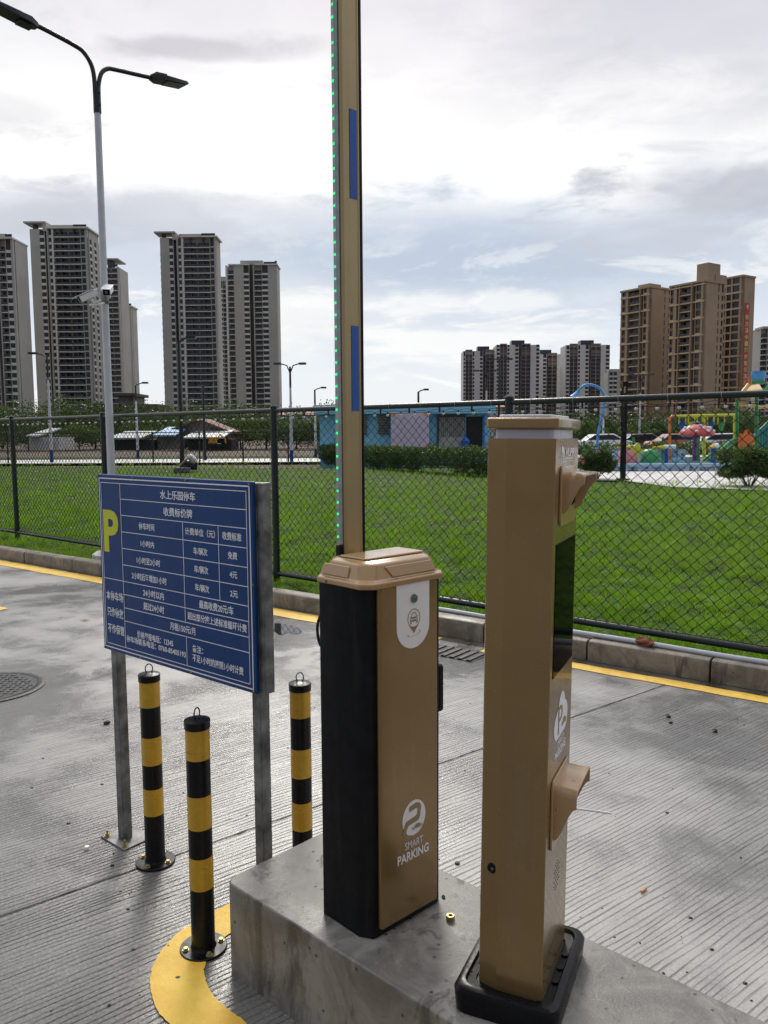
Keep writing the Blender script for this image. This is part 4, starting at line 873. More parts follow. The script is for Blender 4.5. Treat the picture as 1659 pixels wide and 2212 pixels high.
# tall weeds at the foot of the fence
def hedge(name, label, p0, p1, wdt, h, z0, seed, n, group=None, m='leaf3', size=.085, cat='hedge', knots=None):
    p0, p1 = Vector(p0[:2]), Vector(p1[:2]); L = (p1-p0).length; d = (p1-p0)/L
    t = thing(name, label, cat, (p0.x, p0.y, z0), math.atan2(d.y, d.x), group)
    g = np.random.default_rng(seed); bl = []
    k = max(2, int(L/.45))
    for i in range(k): bl.append((L*(i+.5)/k, g.normal(0, .06), h*.60+g.normal(0, .03), L/k*.95, wdt*.5, h*.42))
    for i in range(k): bl.append((L*(i+g.random())/k, g.normal(0, wdt*.15), h*.82+g.normal(0, .05), .26, wdt*.4, h*.22))
    for i in range(k//2): bl.append((L*g.random(), g.normal(0, .1), h*.25, .35, wdt*.42, h*.25))
    o = link('leaves', crown_mesh('leaves', n, bl, size, seed, M[m], shell=.45), t)
    st = MB()
    for i in range(max(5, int(L*3))):
        x = L*g.random(); st.tube([(x, g.normal(0, wdt*.15), -.02), (x+g.normal(0, .08), g.normal(0, wdt*.2), h*.45), (x+g.normal(0, .14), g.normal(0, wdt*.3), h*.8)], [.014, .010, .005], 5)
    st.build('stems', M['bark'], t)
    return t
ZL = .11
hedge('clipped_hedge', 'long clipped dark green hedge in front of the blue building', G(700, 1004, ZL), G(1062, 1030, ZL), .9, 1.0, ZL, 31, 52000, size=.062)
def shrub(name, label, u, v, wid, h, seed, n, flowers=None, size=.062):
    p = G(u, v, ZL); t = thing(name, label, 'shrub', (p.x, p.y, ZL)); g = np.random.default_rng(seed); bl = []
    for i in range(22):
        a = g.uniform(0, 6.28); r = wid*.5*math.sqrt(g.random())*.8; bl.append((r*math.cos(a), r*math.sin(a), h*(.52+.30*g.random()-(r/wid)*.25), wid*.17, wid*.17, h*.17))
    for i in range(9): a = g.uniform(0, 6.28); bl.append((wid*.30*math.cos(a), wid*.30*math.sin(a), h*.32, wid*.16, wid*.16, h*.14))
    link('leaves', crown_mesh('leaves', n, bl, size, seed, M['leaf3'], shell=.35), t)
    st = MB()
    for i in range(11):
        a = g.uniform(0, 6.28); st.tube([(.05*math.cos(a), .05*math.sin(a), -.02), (wid*.18*math.cos(a), wid*.18*math.sin(a), h*.3), (wid*.34*math.cos(a+.3), wid*.34*math.sin(a+.3), h*.7)], [.016, .011, .005], 5)
    st.build('stems', M['bark'], t)
    if flowers:
        for col, pts in flowers:
            for (x, z) in pts: MB().ball((x, -wid*.48, z), .05, 5, (1, .8, .8)).build('flower', col, t)
    return t
M['flower_red'] = mat('red_flower', (.60, .04, .02), .6); M['flower_yellow'] = mat('yellow_flower', (.70, .50, .02), .6)
shrub('flowering_shrub', 'leafy shrub with red and yellow flowers just right of the gold post', 1288, 1036, 1.25, 1.15, 41, 11000, [(M['flower_red'], ((-.62, .72), (-.66, .62), (-.60, .55), (-.1, 1.02))), (M['flower_yellow'], ((-.60, .32), (-.57, .22)))])
shrub('round_shrub', 'dense dark green shrub at the right edge in front of the playground', 1618, 1052, 1.9, 1.25, 42, 20000)
shrub('dark_shrub', 'small dark bush beside the promenade just left of the upright boom', 716, 1003, 1.5, 1.25, 43, 9000)
# trees beyond the lawn
def tree(u, vtop, Y, wid, seed, label, m='leaf1', z0=.1, n=7500, slim=1.):
    p = D(u, 937, Y); zt = D(u, vtop, Y).z; h = zt-z0; t = thing('tree', label, 'tree', (p.x, p.y, z0), 0, 'trees beyond the lawn')
    g = np.random.default_rng(seed); w2 = wid/2; bl = []; k = 15
    for i in range(k):
        a = g.uniform(0, 6.28); q = i/k; r = w2*.62*g.random()**.5*math.sqrt(max(.08, 1-(q*1.02)**2)); bl.append((r*math.cos(a), r*math.sin(a), h*(.36+.55*q), w2*(.42-.18*q), w2*(.42-.18*q), h*(.15-.05*q)))
    for i in range(7):
        a = g.uniform(0, 6.28); bl.append((w2*.72*math.cos(a), w2*.72*math.sin(a), h*g.uniform(.28, .7), w2*.25, w2*.25, h*.09))
    link('crown', crown_mesh('crown', n, bl, max(.12, h*.028), seed, M[m], shell=.22), t)
    tr = MB(); tr.tube([(0, 0, -.1), (g.normal(0, .04)*h*.3, 0, h*.25), (g.normal(0, .03)*h, g.normal(0, .03)*h, h*.6)], [h*.024+.03, h*.018+.02, h*.008], 8)
    for i in range(6):
        a = g.uniform(0, 6.28); z = h*g.uniform(.22, .5); tr.tube([(0, 0, z), (w2*.3*math.cos(a), w2*.3*math.sin(a), z+h*.12), (w2*.62*math.cos(a), w2*.62*math.sin(a), z+h*.22)], [h*.010, h*.007, h*.003], 5)
    tr.build('trunk', M['bark'], t)
    return t
TREES = [(5, 868, 105, 9, 'dark green tree at the left edge below the leftmost tower', 'leaf1'), (-60, 880, 100, 9, 'dark green tree just outside the left edge of the towers', 'leaf1'), (100, 884, 118, 7.5, 'round green tree in front of the gap between the two left towers', 'leaf1'), (140, 872, 112, 8.5, 'leafy tree left of the lamp pole before the tall left tower', 'leaf2'),
 (198, 868, 130, 8, 'greyish tree left of the dark roofed hut', 'leaf1'), (205, 890, 100, 6, 'light green bush-like tree in front of the dark roofed hut', 'leaf2'), (272, 866, 110, 8, 'dark tree growing over the front of the dark roofed hut', 'leaf1'), (330, 884, 105, 7, 'small dark tree right of the dark roofed hut', 'leaf1'),
 (368, 868, 112, 9, 'broad dark tree at the foot of the middle tower', 'leaf1'), (437, 876, 115, 8, 'tree at the foot of the middle tower, right of the tall black lamp', 'leaf1'), (476, 880, 118, 6, 'yellowish green small tree below the right pair of towers', 'leaf2'),
 (520, 895, 92, 8, 'wide green tree behind the fence post, above the white shed roof', 'leaf2'), (575, 897, 90, 8, 'bushy green tree behind the middle fence post', 'leaf2'), (640, 898, 88, 8, 'bushy tree between the two white street lamps', 'leaf1'), (694, 896, 86, 7, 'dark tree just left of the upright boom', 'leaf1'),
 (60, 915, 88, 8, 'low tree behind the white walled shed', 'leaf1'), (170, 910, 90, 9, 'low wide tree behind the lamp pole', 'leaf2'), (300, 905, 92, 9, 'green tree behind the long low shed', 'leaf2'), (400, 900, 90, 8, 'green tree behind the blue roofed shed', 'leaf2'),
 (1265, 905, 75, 5, 'bright green small tree right of the gold post', 'leaf2'), (1300, 898, 80, 5, 'green tree right of the blue water arch', 'leaf2'), (1420, 905, 78, 6, 'dark tree behind the orange climbing bar', 'leaf1'), (1475, 893, 82, 7, 'dark leafy tree behind the yellow bar', 'leaf1'), (1545, 880, 80, 8, 'dense dark tree behind the playground roof', 'leaf1'), (1620, 878, 78, 8, 'dense dark tree at the right edge behind the slide', 'leaf1'), (1370, 908, 76, 5, 'yellowish green tree in front of the gold tower', 'leaf2')]
for i, (u, vt, Y, wd, lab, lm) in enumerate(TREES): tree(u, vt, Y, wd, 100+i, lab, lm)
# far wooded belt that reads as one mass
def belt():
    g = np.random.default_rng(9); bl = []
    for u in np.arange(-500, 760, 13):
        p = D(u, 937, 97+g.normal(0, 3)); h = 4.6+g.normal(0, .8); bl.append((p.x, p.y, h*.55, 1.9, 1.9, h*.5))
    for u in np.arange(1080, 2000, 14):
        p = D(u, 937, 86+g.normal(0, 3)); h = 3.6+g.normal(0, .6); bl.append((p.x, p.y, h*.5, 1.6, 1.6, h*.5))
    return crown_mesh('treeline', 110000, bl, .24, 9, M['leaf1'], shell=.3)
tag(link('treeline', belt()), kind='stuff')
# ------------------------------------------------------------------ towers
M['tower_wall'] = mat('beige_render', (.40, .395, .365), .85, 0., .06, .08, rvar=.05)
M['tower_slab'] = mat('pale_balcony_edge', (.62, .61, .58), .8, 0., .06, .3)
M['tower_glass'] = mat('tinted_tower_glass', (.022, .028, .040), .16, 0., .5, .35, spec=.5)
M['tower_rail'] = mat('dark_balcony_rail', (.040, .048, .062), .35, 0., .2, .5)
M['tower_dark'] = mat('dark_tower_recess', (.075, .070, .068), .8, 0., .1, .3)
M['grey_wall'] = mat('pale_grey_render', (.60, .58, .565), .85, 0., .05, .08)
M['brown_wall'] = mat('brown_cladding', (.24, .165, .13), .8, 0., .1, .3)
M['gold_wall'] = mat('tan_render', (.38, .285, .195), .85, 0., .06, .08)
M['gold_band'] = mat('pale_tan_band', (.56, .42, .26), .8, 0., .05, .3)
M['tan_panel'] = mat('brown_spandrel', (.20, .12, .085), .8, 0., .15, .4)
class Tower:
    """one apartment block: an Empty with wall, balcony, window and roof parts"""
    def __init__(s, label, u, Y, rz=0., z0=0., group='apartment towers on the skyline', cap=100):
        p = D(u, 937, Y); s.k = Y/F; s.u = u; s.cap = cap; s.wmesh = {}; s.nw = 0; s.rest = MB(); s.t = thing('apartment_tower', label, 'apartment tower', (p.x, p.y, z0), rz, group)
        s.walls = {}; s.bn = 0; s.brest = {}
    def wall(s, m): return s.walls.setdefault(m, MB())
    def window(s, x0, x1, y, z0, z1, M_=None, mat_='tower_glass'):
        M_ = M_ or Matrix.Identity(4)
        if s.nw < s.cap and g_w.random() < .75:
            key = (round(x1-x0, 3), round(z1-z0, 3), mat_)
            if key not in s.wmesh:
                w_, h_ = x1-x0, z1-z0; mb = MB().box(0, w_, 0, .08, 0, h_); s.wmesh[key] = mb.mesh('window', M[mat_])
                fr = MB()
                for q in (0., .5, 1.): fr.box(q*w_-.05, q*w_+.05, -.05, -.002, 0, h_)
                s.wmesh[key, 'f'] = fr.mesh('window_frame', M['tower_slab'])
            o = link('window', s.wmesh[key], s.t); o.matrix_local = M_ @ Matrix.Translation((x0, y, z0)); s.nw += 1
        else: s.rest.box(x0, x1, y, y+.08, z0, z1, M_)
    def facade(s, bays, h, fh, M_=None, wall='tower_wall', slab='tower_slab', zb=0., group2=False):
        M_ = M_ or Matrix.Identity(4); nf = int(h/fh)
        W_ = s.wall(wall); SL = s.wall(slab)
        for x0, x1, ty in bays:
            if ty == 'W': W_.box(x0, x1, 0, 1.4, 0, h, M_)
            elif ty == 'F': W_.box(x0, x1, -.5, 1.4, 0, h, M_)                # projecting fin
            elif ty == 'P': SL.box(x0, x1, -.35, 1.4, 0, h, M_)
            elif ty == 'S': s.wall('tower_dark').box(x0, x1, 1.9, 2.2, 0, h, M_)
            elif ty in 'NnM':
                W_.box(x0, x0+.25, 0, 1.0, 0, h, M_); W_.box(x1-.25, x1, 0, 1.0, 0, h, M_)
                s.wall('tower_dark').box(x0, x1, .75, .95, 0, h, M_)
                for f in range(nf):
                    z = zb+f*fh; sp = SL if ty == 'n' else W_
                    lo, hi = (.72, 2.62) if ty != 'M' else (.45, 2.78)
                    if group2 and ty == 'n' and f % 2: sp = s.wall('tan_panel')
                    sp.box(x0+.25, x1-.25, .05, .6, z-(fh-hi), z+lo, M_)
                    s.window(x0+.25, x1-.25, .45, z+lo, z+hi, M_)
            elif ty in 'BbR':
                W_.box(x0, x1, 2.0, 2.2, 0, h, M_)
                nseg = max(1, round((x1-x0)/3.2))
                for f in range(nf):
                    z = zb+f*fh
                    # dark sliding doors at the back
                    s.rest.box(x0+.3, x1-.3, 1.9, 1.98, z+.1, z+2.5, M_)
                    key = ('bal', round(x1-x0, 2), ty)
                    if key not in s.wmesh:
                        b_ = MB(); b_.box(0, x1-x0, -.12, 2.0, -.28, .10); s.wmesh[key] = b_.mesh('balcony', M['brown_wall' if ty == 'R' else slab])
                        r_ = MB().box(.05, x1-x0-.05, -.06, -.02, .11, 1.05)
                        s.wmesh[key, 'r'] = r_.mesh('railing', M['tower_rail'])
                    if s.bn < 100:
                        o = link('balcony', s.wmesh[key], s.t); o.matrix_local = M_ @ Matrix.Translation((x0, 0, z))
                        r = link('railing', s.wmesh[key, 'r'], o); s.bn += 1
                    else:
                        s.brest.setdefault('b', MB()).box(x0, x1, -.12, 2.0, z-.28, z+.10, M_); s.brest.setdefault('r', MB()).box(x0+.05, x1-.05, -.06, -.02, z+.11, z+1.05, M_)
                    if g_w.random() < .3: s.wall('tower_rail').box(x0+(x1-x0)*g_w.random()*.7, x0+(x1-x0)*.75, .4, 1.2, z+.1, z+.1+g_w.uniform(.8, 2.), M_)
                for q in range(1, nseg): SL.box(x0+(x1-x0)*q/nseg-.09, x0+(x1-x0)*q/nseg+.09, -.13, .1, 0, h, M_) if ty != 'B' or q % 2 == 0 else s.wall('tower_rail').box(x0+(x1-x0)*q/nseg-.3, x0+(x1-x0)*q/nseg+.3, .3, 1.9, 0, h, M_)
    def core(s, x0, x1, y0, y1, h, wall='tower_wall', M_=None, z0=0.): s.wall(wall).box(x0, x1, y0, y1, z0, h, M_ or Matrix.Identity(4))
    def roof(s, x0, x1, y0, y1, z0, z1, m='tower_slab', M_=None, name='roof'): return MB().box(x0, x1, y0, y1, z0, z1, M_).build(name, M[m], s.t)
    def done(s):
        cl_ = s.walls.pop('tower_rail', None)
        if cl_: tag(cl_.build('balcony_clutter', M['tower_rail'], s.t), kind='stuff')
        al = MB(); mi = []; ms = []
        for m, mb in s.walls.items(): ms.append(M[m]); mi += [len(ms)-1]*len(mb.f); al.add(mb.v, mb.f)
        wo = al.build('wall', None, s.t)
        for m in ms: wo.data.materials.append(m)
        wo.data.polygons.foreach_set('material_index', mi)
        if s.rest.v: tag(s.rest.build('window', M['tower_glass'], s.t), kind='stuff')
        for k_, mb in s.brest.items(): tag(mb.build('balcony' if k_ == 'b' else 'railing', M['tower_slab' if k_ == 'b' else 'tower_rail'], s.t), kind='stuff')
g_w = np.random.default_rng(21)
def px_tower(label, u_ref, Y, vtop, fh, bays, depth, vbase=938, cap=100, wall='tower_wall', slab='tower_slab', rz=0.):
    """bays in photo columns (u0, u1, kind) on a facade facing the road"""
    t = Tower(label, u_ref, Y, rz, cap=cap); t.h = D(u_ref, vtop, Y).z; x = lambda u: (u-u_ref)*t.k
    bb = [(x(a), x(b_), k_) for a, b_, k_ in bays]; t.facade(bb, t.h, fh, None, wall, slab, .8)
    t.core(bb[0][0]+.02, bb[-1][1]-.02, 2.25, depth, t.h-.05, wall); t.x = x; return t
# leftmost tower
t = px_tower('leftmost tall beige tower, cut by the left edge of the photo', 40, 340, 516, 3.05, [(-60, -30, 'W'), (-30, 0, 'B'), (0, 8, 'M'), (8, 15, 'S'), (15, 17, 'F'), (17, 31, 'b'), (31, 44, 'n'), (44, 47, 'W')], 14)
t.roof(t.x(-62), t.x(48), -.6, 14.5, t.h+.02, t.h+.7); t.roof(t.x(-50), t.x(30), 2, 12, t.h+.72, t.h+2.6, 'tower_wall', name='parapet'); t.roof(t.x(32), t.x(46), .2, .3, t.h+.92, t.h+2.0, 'tower_glass', name='roof_railing'); t.done()
# second tower, the tall one behind the lamp pole
t = px_tower('tall beige tower directly behind the lamp pole, flat canopy on its roof corner', 150, 373, 494, 3.0, [(85, 104, 'W'), (104, 116, 'n'), (116, 121, 'S'), (121, 123, 'F'), (123, 131, 'n'), (131, 134, 'P'), (134, 162, 'B'), (162, 190, 'B'), (190, 201, 'M'), (201, 205, 'W')], 15)
xs = Matrix.Translation((t.x(205), 0, 0)) @ Matrix.Rotation(R(90), 4, 'Z')
t.facade([(0.3, 3.4, 'n'), (3.4, 6, 'W'), (6, 9.4, 'n'), (9.4, 14, 'W')], t.h-4, 3.0, xs @ Matrix.Translation((0, -.9, 0)))
t.roof(t.x(120), t.x(209), -.9, 15.5, t.h+.02, t.h+.7); t.roof(t.x(113), t.x(121), -.4, 8, t.h-1, t.h+2.4, 'tower_wall', name='roof_fin'); t.roof(t.x(74), t.x(120), -1., 8, t.h+2.4, t.h+3.1, 'tower_wall', name='roof_canopy'); t.roof(t.x(90), t.x(96), 1, 4, t.h, t.h+2.4, 'tower_dark', name='canopy_column'); t.roof(t.x(125), t.x(178), 3, 11, t.h+.72, t.h+2.4, 'tower_wall', name='penthouse'); t.roof(t.x(176), t.x(204), .2, .3, t.h+.82, t.h+1.9, 'tower_glass', name='roof_railing'); t.done()
t = px_tower('darker tower half hidden right of the lamp pole, canopy on its roof', 252, 440, 576, 3.0, [(214, 232, 'W'), (232, 251, 'B'), (251, 266, 'B'), (266, 269, 'W')], 16)
t.roof(t.x(222), t.x(268), .3, 14, t.h+3.8, t.h+4.5, 'tower_wall', name='roof_canopy'); t.roof(t.x(245), t.x(252), 1, 8, t.h-.05, t.h+3.8, 'tower_dark', name='canopy_column'); t.roof(t.x(252), t.x(267), .2, .3, t.h, t.h+1.2, 'tower_glass', name='roof_railing'); t.done()
t = px_tower('low beige tower with a blank right wall, fourth from the left', 288, 480, 663, 3.0, [(262, 270, 'W'), (270, 278, 'n'), (278, 293, 'W')], 11, cap=60)
t.roof(t.x(266), t.x(295), -.6, 11.5, t.h+.02, t.h+.8); t.roof(t.x(280), t.x(293), .2, .3, t.h+.82, t.h+2., 'tower_glass', name='roof_railing'); t.roof(t.x(268), t.x(279), 1, 8, t.h+.82, t.h+2.2, 'tower_wall', name='penthouse'); t.done()
t = px_tower('tallest middle tower with wide dark balconies and roof canopy at left', 420, 395, 513, 3.0, [(359, 377, 'W'), (377, 387, 'n'), (387, 394, 'S'), (394, 396, 'F'), (396, 404, 'n'), (404, 408, 'P'), (408, 435, 'B'), (435, 463, 'B'), (463, 473, 'M'), (473, 476, 'W')], 11)
t.roof(t.x(404), t.x(480), -.9, 11.5, t.h+.02, t.h+.7); t.roof(t.x(385), t.x(393), -.4, 8, t.h-1, t.h+2.0, 'tower_wall', name='roof_fin'); t.roof(t.x(348), t.x(392), -1., 8, t.h+2.0, t.h+2.7, 'tower_wall', name='roof_canopy'); t.roof(t.x(362), t.x(368), 1, 4, t.h, t.h+2.0, 'tower_dark', name='canopy_column'); t.roof(t.x(396), t.x(448), 3, 9, t.h+.72, t.h+2.4, 'tower_wall', name='penthouse'); t.roof(t.x(446), t.x(475), .2, .3, t.h+.82, t.h+2., 'tower_glass', name='roof_railing')
for f in range(30):
    z = .8+f*3.0
    if z < t.h-2: MB().box(t.x(355), t.x(359)-.02, 3, 6, z-.25, z+1.05).build('side_balcony', M['tower_slab'], t.t)
t.done()
t = px_tower('narrow slice of a tower seen between the two middle towers', 488, 540, 607, 3.0, [(478, 484, 'W'), (484, 489, 'n'), (489, 497, 'B'), (497, 505, 'W')], 14, cap=60)
t.roof(t.x(481), t.x(499), 1, 9, t.h, t.h+3., 'tower_wall', name='penthouse'); t.done()
t = px_tower('tower with a blank right wall and bright balconies on its left edge', 555, 458, 573, 2.98, [(496, 500, 'P'), (500, 513, 'b'), (513, 533, 'W'), (533, 546, 'n'), (546, 554, 'S'), (554, 556, 'F'), (556, 572, 'b'), (572, 586, 'n'), (586, 604, 'W')], 13)
t.roof(t.x(502), t.x(545), -.7, 12, t.h+.02, t.h+.7); t.roof(t.x(557), t.x(606), -.8, 13.5, t.h+.02, t.h+.7); t.roof(t.x(526), t.x(574), 2, 11, t.h+.72, t.h+3.0, 'tower_wall', name='penthouse'); t.roof(t.x(600), t.x(604), 0, 1.5, t.h+.72, t.h+2.4, 'tower_dark', name='roof_pier'); t.roof(t.x(577), t.x(603), .2, .3, t.h+.82, t.h+1.9, 'tower_glass', name='roof_railing'); t.done()
# distant pale grey group
def grey(label, Y, vtop, bays, blk, u_ref):
    t = px_tower(label, u_ref, Y, vtop, 3.0, bays, 20, cap=70, wall='grey_wall', slab='grey_wall')
    t.roof(t.x(blk[0]), t.x(blk[1]), 3, 12, t.h, t.h+3.8, 'tower_rail', name='lift_house')
    for a, b_, ty in bays:
        if ty == 'R': t.roof(t.x(a)+.1, t.x(b_)-.1, -.4, 2.0, t.h-.02, t.h+1.0, 'brown_wall', name='roof_frame'); t.roof(t.x(a)+.1, t.x(b_)-.1, .2, 1.9, t.h-8.5, t.h-3.6, 'brown_wall', name='brown_screen')
    t.done(); return t
Zu = lambda z: 972+z*.2278
def gb(seq): return [(Zu(a), Zu(b_), k_) for a, b_, k_ in seq]
grey('leftmost of the pale grey towers, its right half brown framed', 640, 758, gb([(125, 145, 'n'), (145, 210, 'R'), (210, 232, 'n'), (232, 278, 'W'), (278, 310, 'n'), (310, 333, 'S'), (333, 412, 'R'), (412, 438, 'W')]), (Zu(262), Zu(372)), 1035)
grey('pale grey tower second from left behind the black T shaped lamp', 630, 745, gb([(435, 470, 'n'), (470, 535, 'R'), (535, 560, 'n'), (560, 608, 'W'), (608, 645, 'n'), (645, 668, 'S'), (668, 755, 'R'), (755, 805, 'W'), (805, 840, 'n')]), (Zu(582), Zu(704)), 1117)
grey('shorter pale grey tower standing between two taller grey ones', 655, 765, gb([(815, 835, 'n'), (835, 872, 'W'), (872, 908, 'n'), (908, 918, 'S'), (918, 1005, 'R'), (1005, 1056, 'W'), (1056, 1085, 'n')]), (Zu(850), Zu(958)), 1190)
grey('pale grey tower behind the blue water arch', 620, 745, gb([(1090, 1125, 'n'), (1125, 1200, 'R'), (1200, 1225, 'n'), (1225, 1270, 'W'), (1270, 1306, 'n'), (1306, 1325, 'S'), (1325, 1415, 'R'), (1415, 1460, 'W'), (1460, 1500, 'n')]), (Zu(1233), Zu(1357)), 1268)
t = px_tower('low cream block squeezed between the grey tower and the tan building', 1326, 560, 803, 3.0, [(1313, 1322, 'n'), (1322, 1331, 'n'), (1331, 1345, 'W')], 14, cap=60, slab='tower_slab'); t.roof(t.x(1314), t.x(1340), 2, 8, t.h, t.h+2, 'tower_wall', name='penthouse'); t.done()
t = px_tower('dark apartment block behind the red banner wall', 1626, 470, 720, 3.0, [(1600, 1616, 'W'), (1616, 1624, 'b'), (1624, 1640, 'b')], 14, cap=60, slab='tower_slab'); t.roof(t.x(1614), t.x(1637), -1, 9, t.h, t.h+1.4, 'tower_dark', name='parapet'); t.done()
t = px_tower('grey balcony block cut by the right edge of the photo', 1660, 440, 710, 3.0, [(1639, 1650, 'b'), (1650, 1660, 'n'), (1660, 1700, 'b')], 14, cap=60, slab='tower_slab'); t.roof(t.x(1638), t.x(1700), -.6, 9, t.h, t.h+1.2, 'tower_wall', name='parapet'); t.done()
# tan buildings seen at an angle: facade turned to the left, blank gable to the right
PSI = R(57)
def tan(label, u_c, Yc, u_l, u_r, vtop, front, side, roofs):
    c = D(u_c, 937, Yc); h = D(u_c, vtop, Yc).z
    fx = Vector((math.cos(PSI), -math.sin(PSI))); sy = Vector((math.sin(PSI), math.cos(PSI)))
    def meet(d, u):                                                    # length along d from the corner until column u
        a = (u-CX)/F*math.cos(_p)*1.0
        lo, hi = 0., 200.
        for _ in range(50):
            m_ = (lo+hi)/2; q = Vector((c.x, c.y))+d*m_; uu = CX+F*q.x/(q.y*math.cos(_p)+(HC-HC)*0)
            if (uu > u) == (d.x < 0): lo = m_
            else: hi = m_
        return lo
    L, Dp = meet(-fx, u_l), meet(sy, u_r)
    t = Tower(label, u_c, Yc, cap=100); t.t.location = (c.x, c.y, 0); t.t.rotation_euler = (0, 0, -PSI)
    fr = [(-L+a*L, -L+b_*L, k_) for a, b_, k_ in front]
    t.facade(fr, h, 3.05, None, 'gold_wall', 'gold_band', .6, True)
    sd_ = Matrix.Rotation(R(90), 4, 'Z')
    t.facade([(a*Dp, b_*Dp, k_) for a, b_, k_ in side], h, 3.05, sd_, 'gold_wall', 'gold_wall', .6)
    t.core(-L+.03, -2.25, 2.25, Dp, h-.1, 'gold_wall'); t.core(-2.3, -1.42, 1.45, Dp, h-.1, 'gold_wall')
    for f in range(1, int(h/3.05), 2): t.wall('gold_band').box(-L-.1, .06, -.14, .10, .6+f*3.05+2.75, .6+f*3.05+3.25)
    t.roof(-L-.3, .3, -.3, Dp+.2, h-.02, h+.7, 'gold_wall', name='parapet')
    for (a, b_, p0, p1, hh) in roofs: t.roof(-L+a*L, -L+b_*L, p0*Dp, p1*Dp, h+.7, h+hh, 'gold_wall', name='lift_house')
    return t, L, Dp, h
t, L, Dp, h = tan('shorter tan apartment building, left of the taller tan one', 1396, 322, 1336, 1446, 621, [(0, .03, 'W'), (.03, .19, 'n'), (.19, .25, 'W'), (.25, .33, 'S'), (.33, .50, 'b'), (.50, .68, 'b'), (.68, .70, 'F'), (.70, .78, 'S'), (.78, .985, 'n'), (.985, 1., 'W')], [(0, .62, 'W'), (.62, .70, 'N'), (.70, .82, 'W'), (.82, .98, 'N'), (.98, 1., 'W')], [(.35, .75, .3, .8, 2.6)]); t.done()
t, L, Dp, h = tan('tallest tan apartment building with a lift house on the roof', 1512, 300, 1440, 1556, 608, [(0, .13, 'n'), (.13, .20, 'W'), (.20, .29, 'S'), (.29, .31, 'F'), (.31, .47, 'b'), (.47, .64, 'b'), (.64, .67, 'F'), (.67, .75, 'S'), (.75, .98, 'n'), (.98, 1., 'W')], [(0, .66, 'W'), (.66, .76, 'N'), (.76, .84, 'W'), (.84, .98, 'N'), (.98, 1., 'W')], [(.68, 1.0, .15, .75, 7.0), (.5, 1.02, .5, 1.05, 3.2)]); t.done()
t, L, Dp, h = tan('tan apartment wing with a tall red banner on its end wall', 1593, 318, 1540, 1620, 597, [(0, .18, 'N'), (.18, .36, 'N'), (.36, .58, 'M'), (.58, .97, 'M'), (.97, 1., 'W')], [(0, 1., 'W')], [])
t.done()
zb0, zb1 = D(1600, 835, 318).z, D(1600, 653, 318).z
BM = Matrix.Rotation(R(90), 4, 'Z') @ Matrix(((1, 0, 0, 0), (0, 0, -1, -.05), (0, 1, 0, 0), (0, 0, 0, 1)))
M['banner'] = mat('red_banner', (.50, .035, .045), .6, 0., .08, .3); M['banner_text'] = mat('pale_green_lettering', (.55, .60, .22), .6)
bx0, bx1 = Dp*.22, Dp*.60
MB(BM).box(bx0, bx1, zb0, zb1, .0, .12).build('banner', M['banner'], t.t)
mb = MB(BM @ Matrix.Translation((0, 0, .14))); chars = ['89', '方', '3', '+', '1', '现', '房', '首', '付', '3', '万']
ch_ = (zb1-zb0)*.86/len(chars)
for i, c_ in enumerate(chars):
    zc_ = zb1-(zb1-zb0)*.135-ch_*(i+.45)
    v, fs = text_mesh(c_, bx0+(bx1-bx0)*.16, bx1-(bx1-bx0)*.16, zc_, ch_*.72, .05, .03); mb.add(v.tolist(), fs)
q = (bx0+bx1)/2; mb.add([(q-.9, zb1-1.2, .05), (q, zb1-2.6, .05), (q+.9, zb1-1.2, .05), (q+.4, zb1-.6, .05)], [(0, 1, 2, 3)])
mb.build('lettering', M['banner_text'], t.t)
# ------------------------------------------------------------------ blue building behind the hedge
def pxbox(mb, Y, u0, u1, v0, v1, d, y0=0.):
    a, b_ = D(u0, v0, Y), D(u1, v1, Y); mb.box(a.x, b_.x, Y+y0, Y+y0+d, b_.z, a.z); return mb
YB = 41.
bb = thing('blue_building', 'low sky blue pool building with louvres and a dark doorway', 'building', (0, 0, 0))
mb = MB(); pxbox(mb, YB, 690, 1058, 884, 1012, 6.); mb.build('wall', M['wall_blue'], bb)
mb = MB(); pxbox(mb, YB, 680, 1068, 876, 893, 6.6, -.5); mb.build('roof_edge', M['wall_blue'], bb)
M['louvre'] = mat('cream_louvre', (.66, .63, .55), .6, 0., .05, 3.)
for (a, b_) in ((776, 794), (817, 841)):
    mb = MB(); pxbox(mb, YB, a, b_, 897, 938, .05, -.06); lo = mb.build('louvre_window', M['louvre'], bb)
    mb = MB()
    for i in range(12): pxbox(mb, YB, a, b_, 898+i*3.4, 899.4+i*3.4, .06, -.13)
    mb.build('slats', M['tower_rail'], lo)
mb = MB(); pxbox(mb, YB, 946, 1004, 900, 966, .06, -.08); rs = mb.build('roller_shutter', mat('grey_shutter', (.42, .43, .39), .6, .1, .08, 2.), bb)
mb = MB()
for i in range(13): pxbox(mb, YB, 948+i*4.5, 948.8+i*4.5, 902, 943, .04, -.13)
mb.build('bars', M['tower_rail'], rs)
mb = MB(); pxbox(mb, YB, 944, 1006, 896, 901, .12, -.12); pxbox(mb, YB, 944, 947.5, 901, 966, .12, -.12); mb.build('shutter_frame', M['tower_rail'], rs)
mb = MB(); pxbox(mb, YB, 1007, 1044, 900, 966, .05, -.04); mb.build('doorway', M['dark'], bb)
mb = MB(); pxbox(mb, YB, 1042, 1046, 897, 966, .1, -.1); mb.build('door_frame', mat('bright_blue_frame', (.03, .22, .55), .5), bb)
pc = thing('pale_poster', 'plain pale lilac sheet hung on the blue building beside the boom', 'poster', (0, 0, 0))
mb = MB(); pxbox(mb, YB, 844, 925, 891, 970, .04, -.75); mb.build('sheet', mat('lilac_cloth', (.62, .55, .70), .8, 0., .03, 1.), pc)
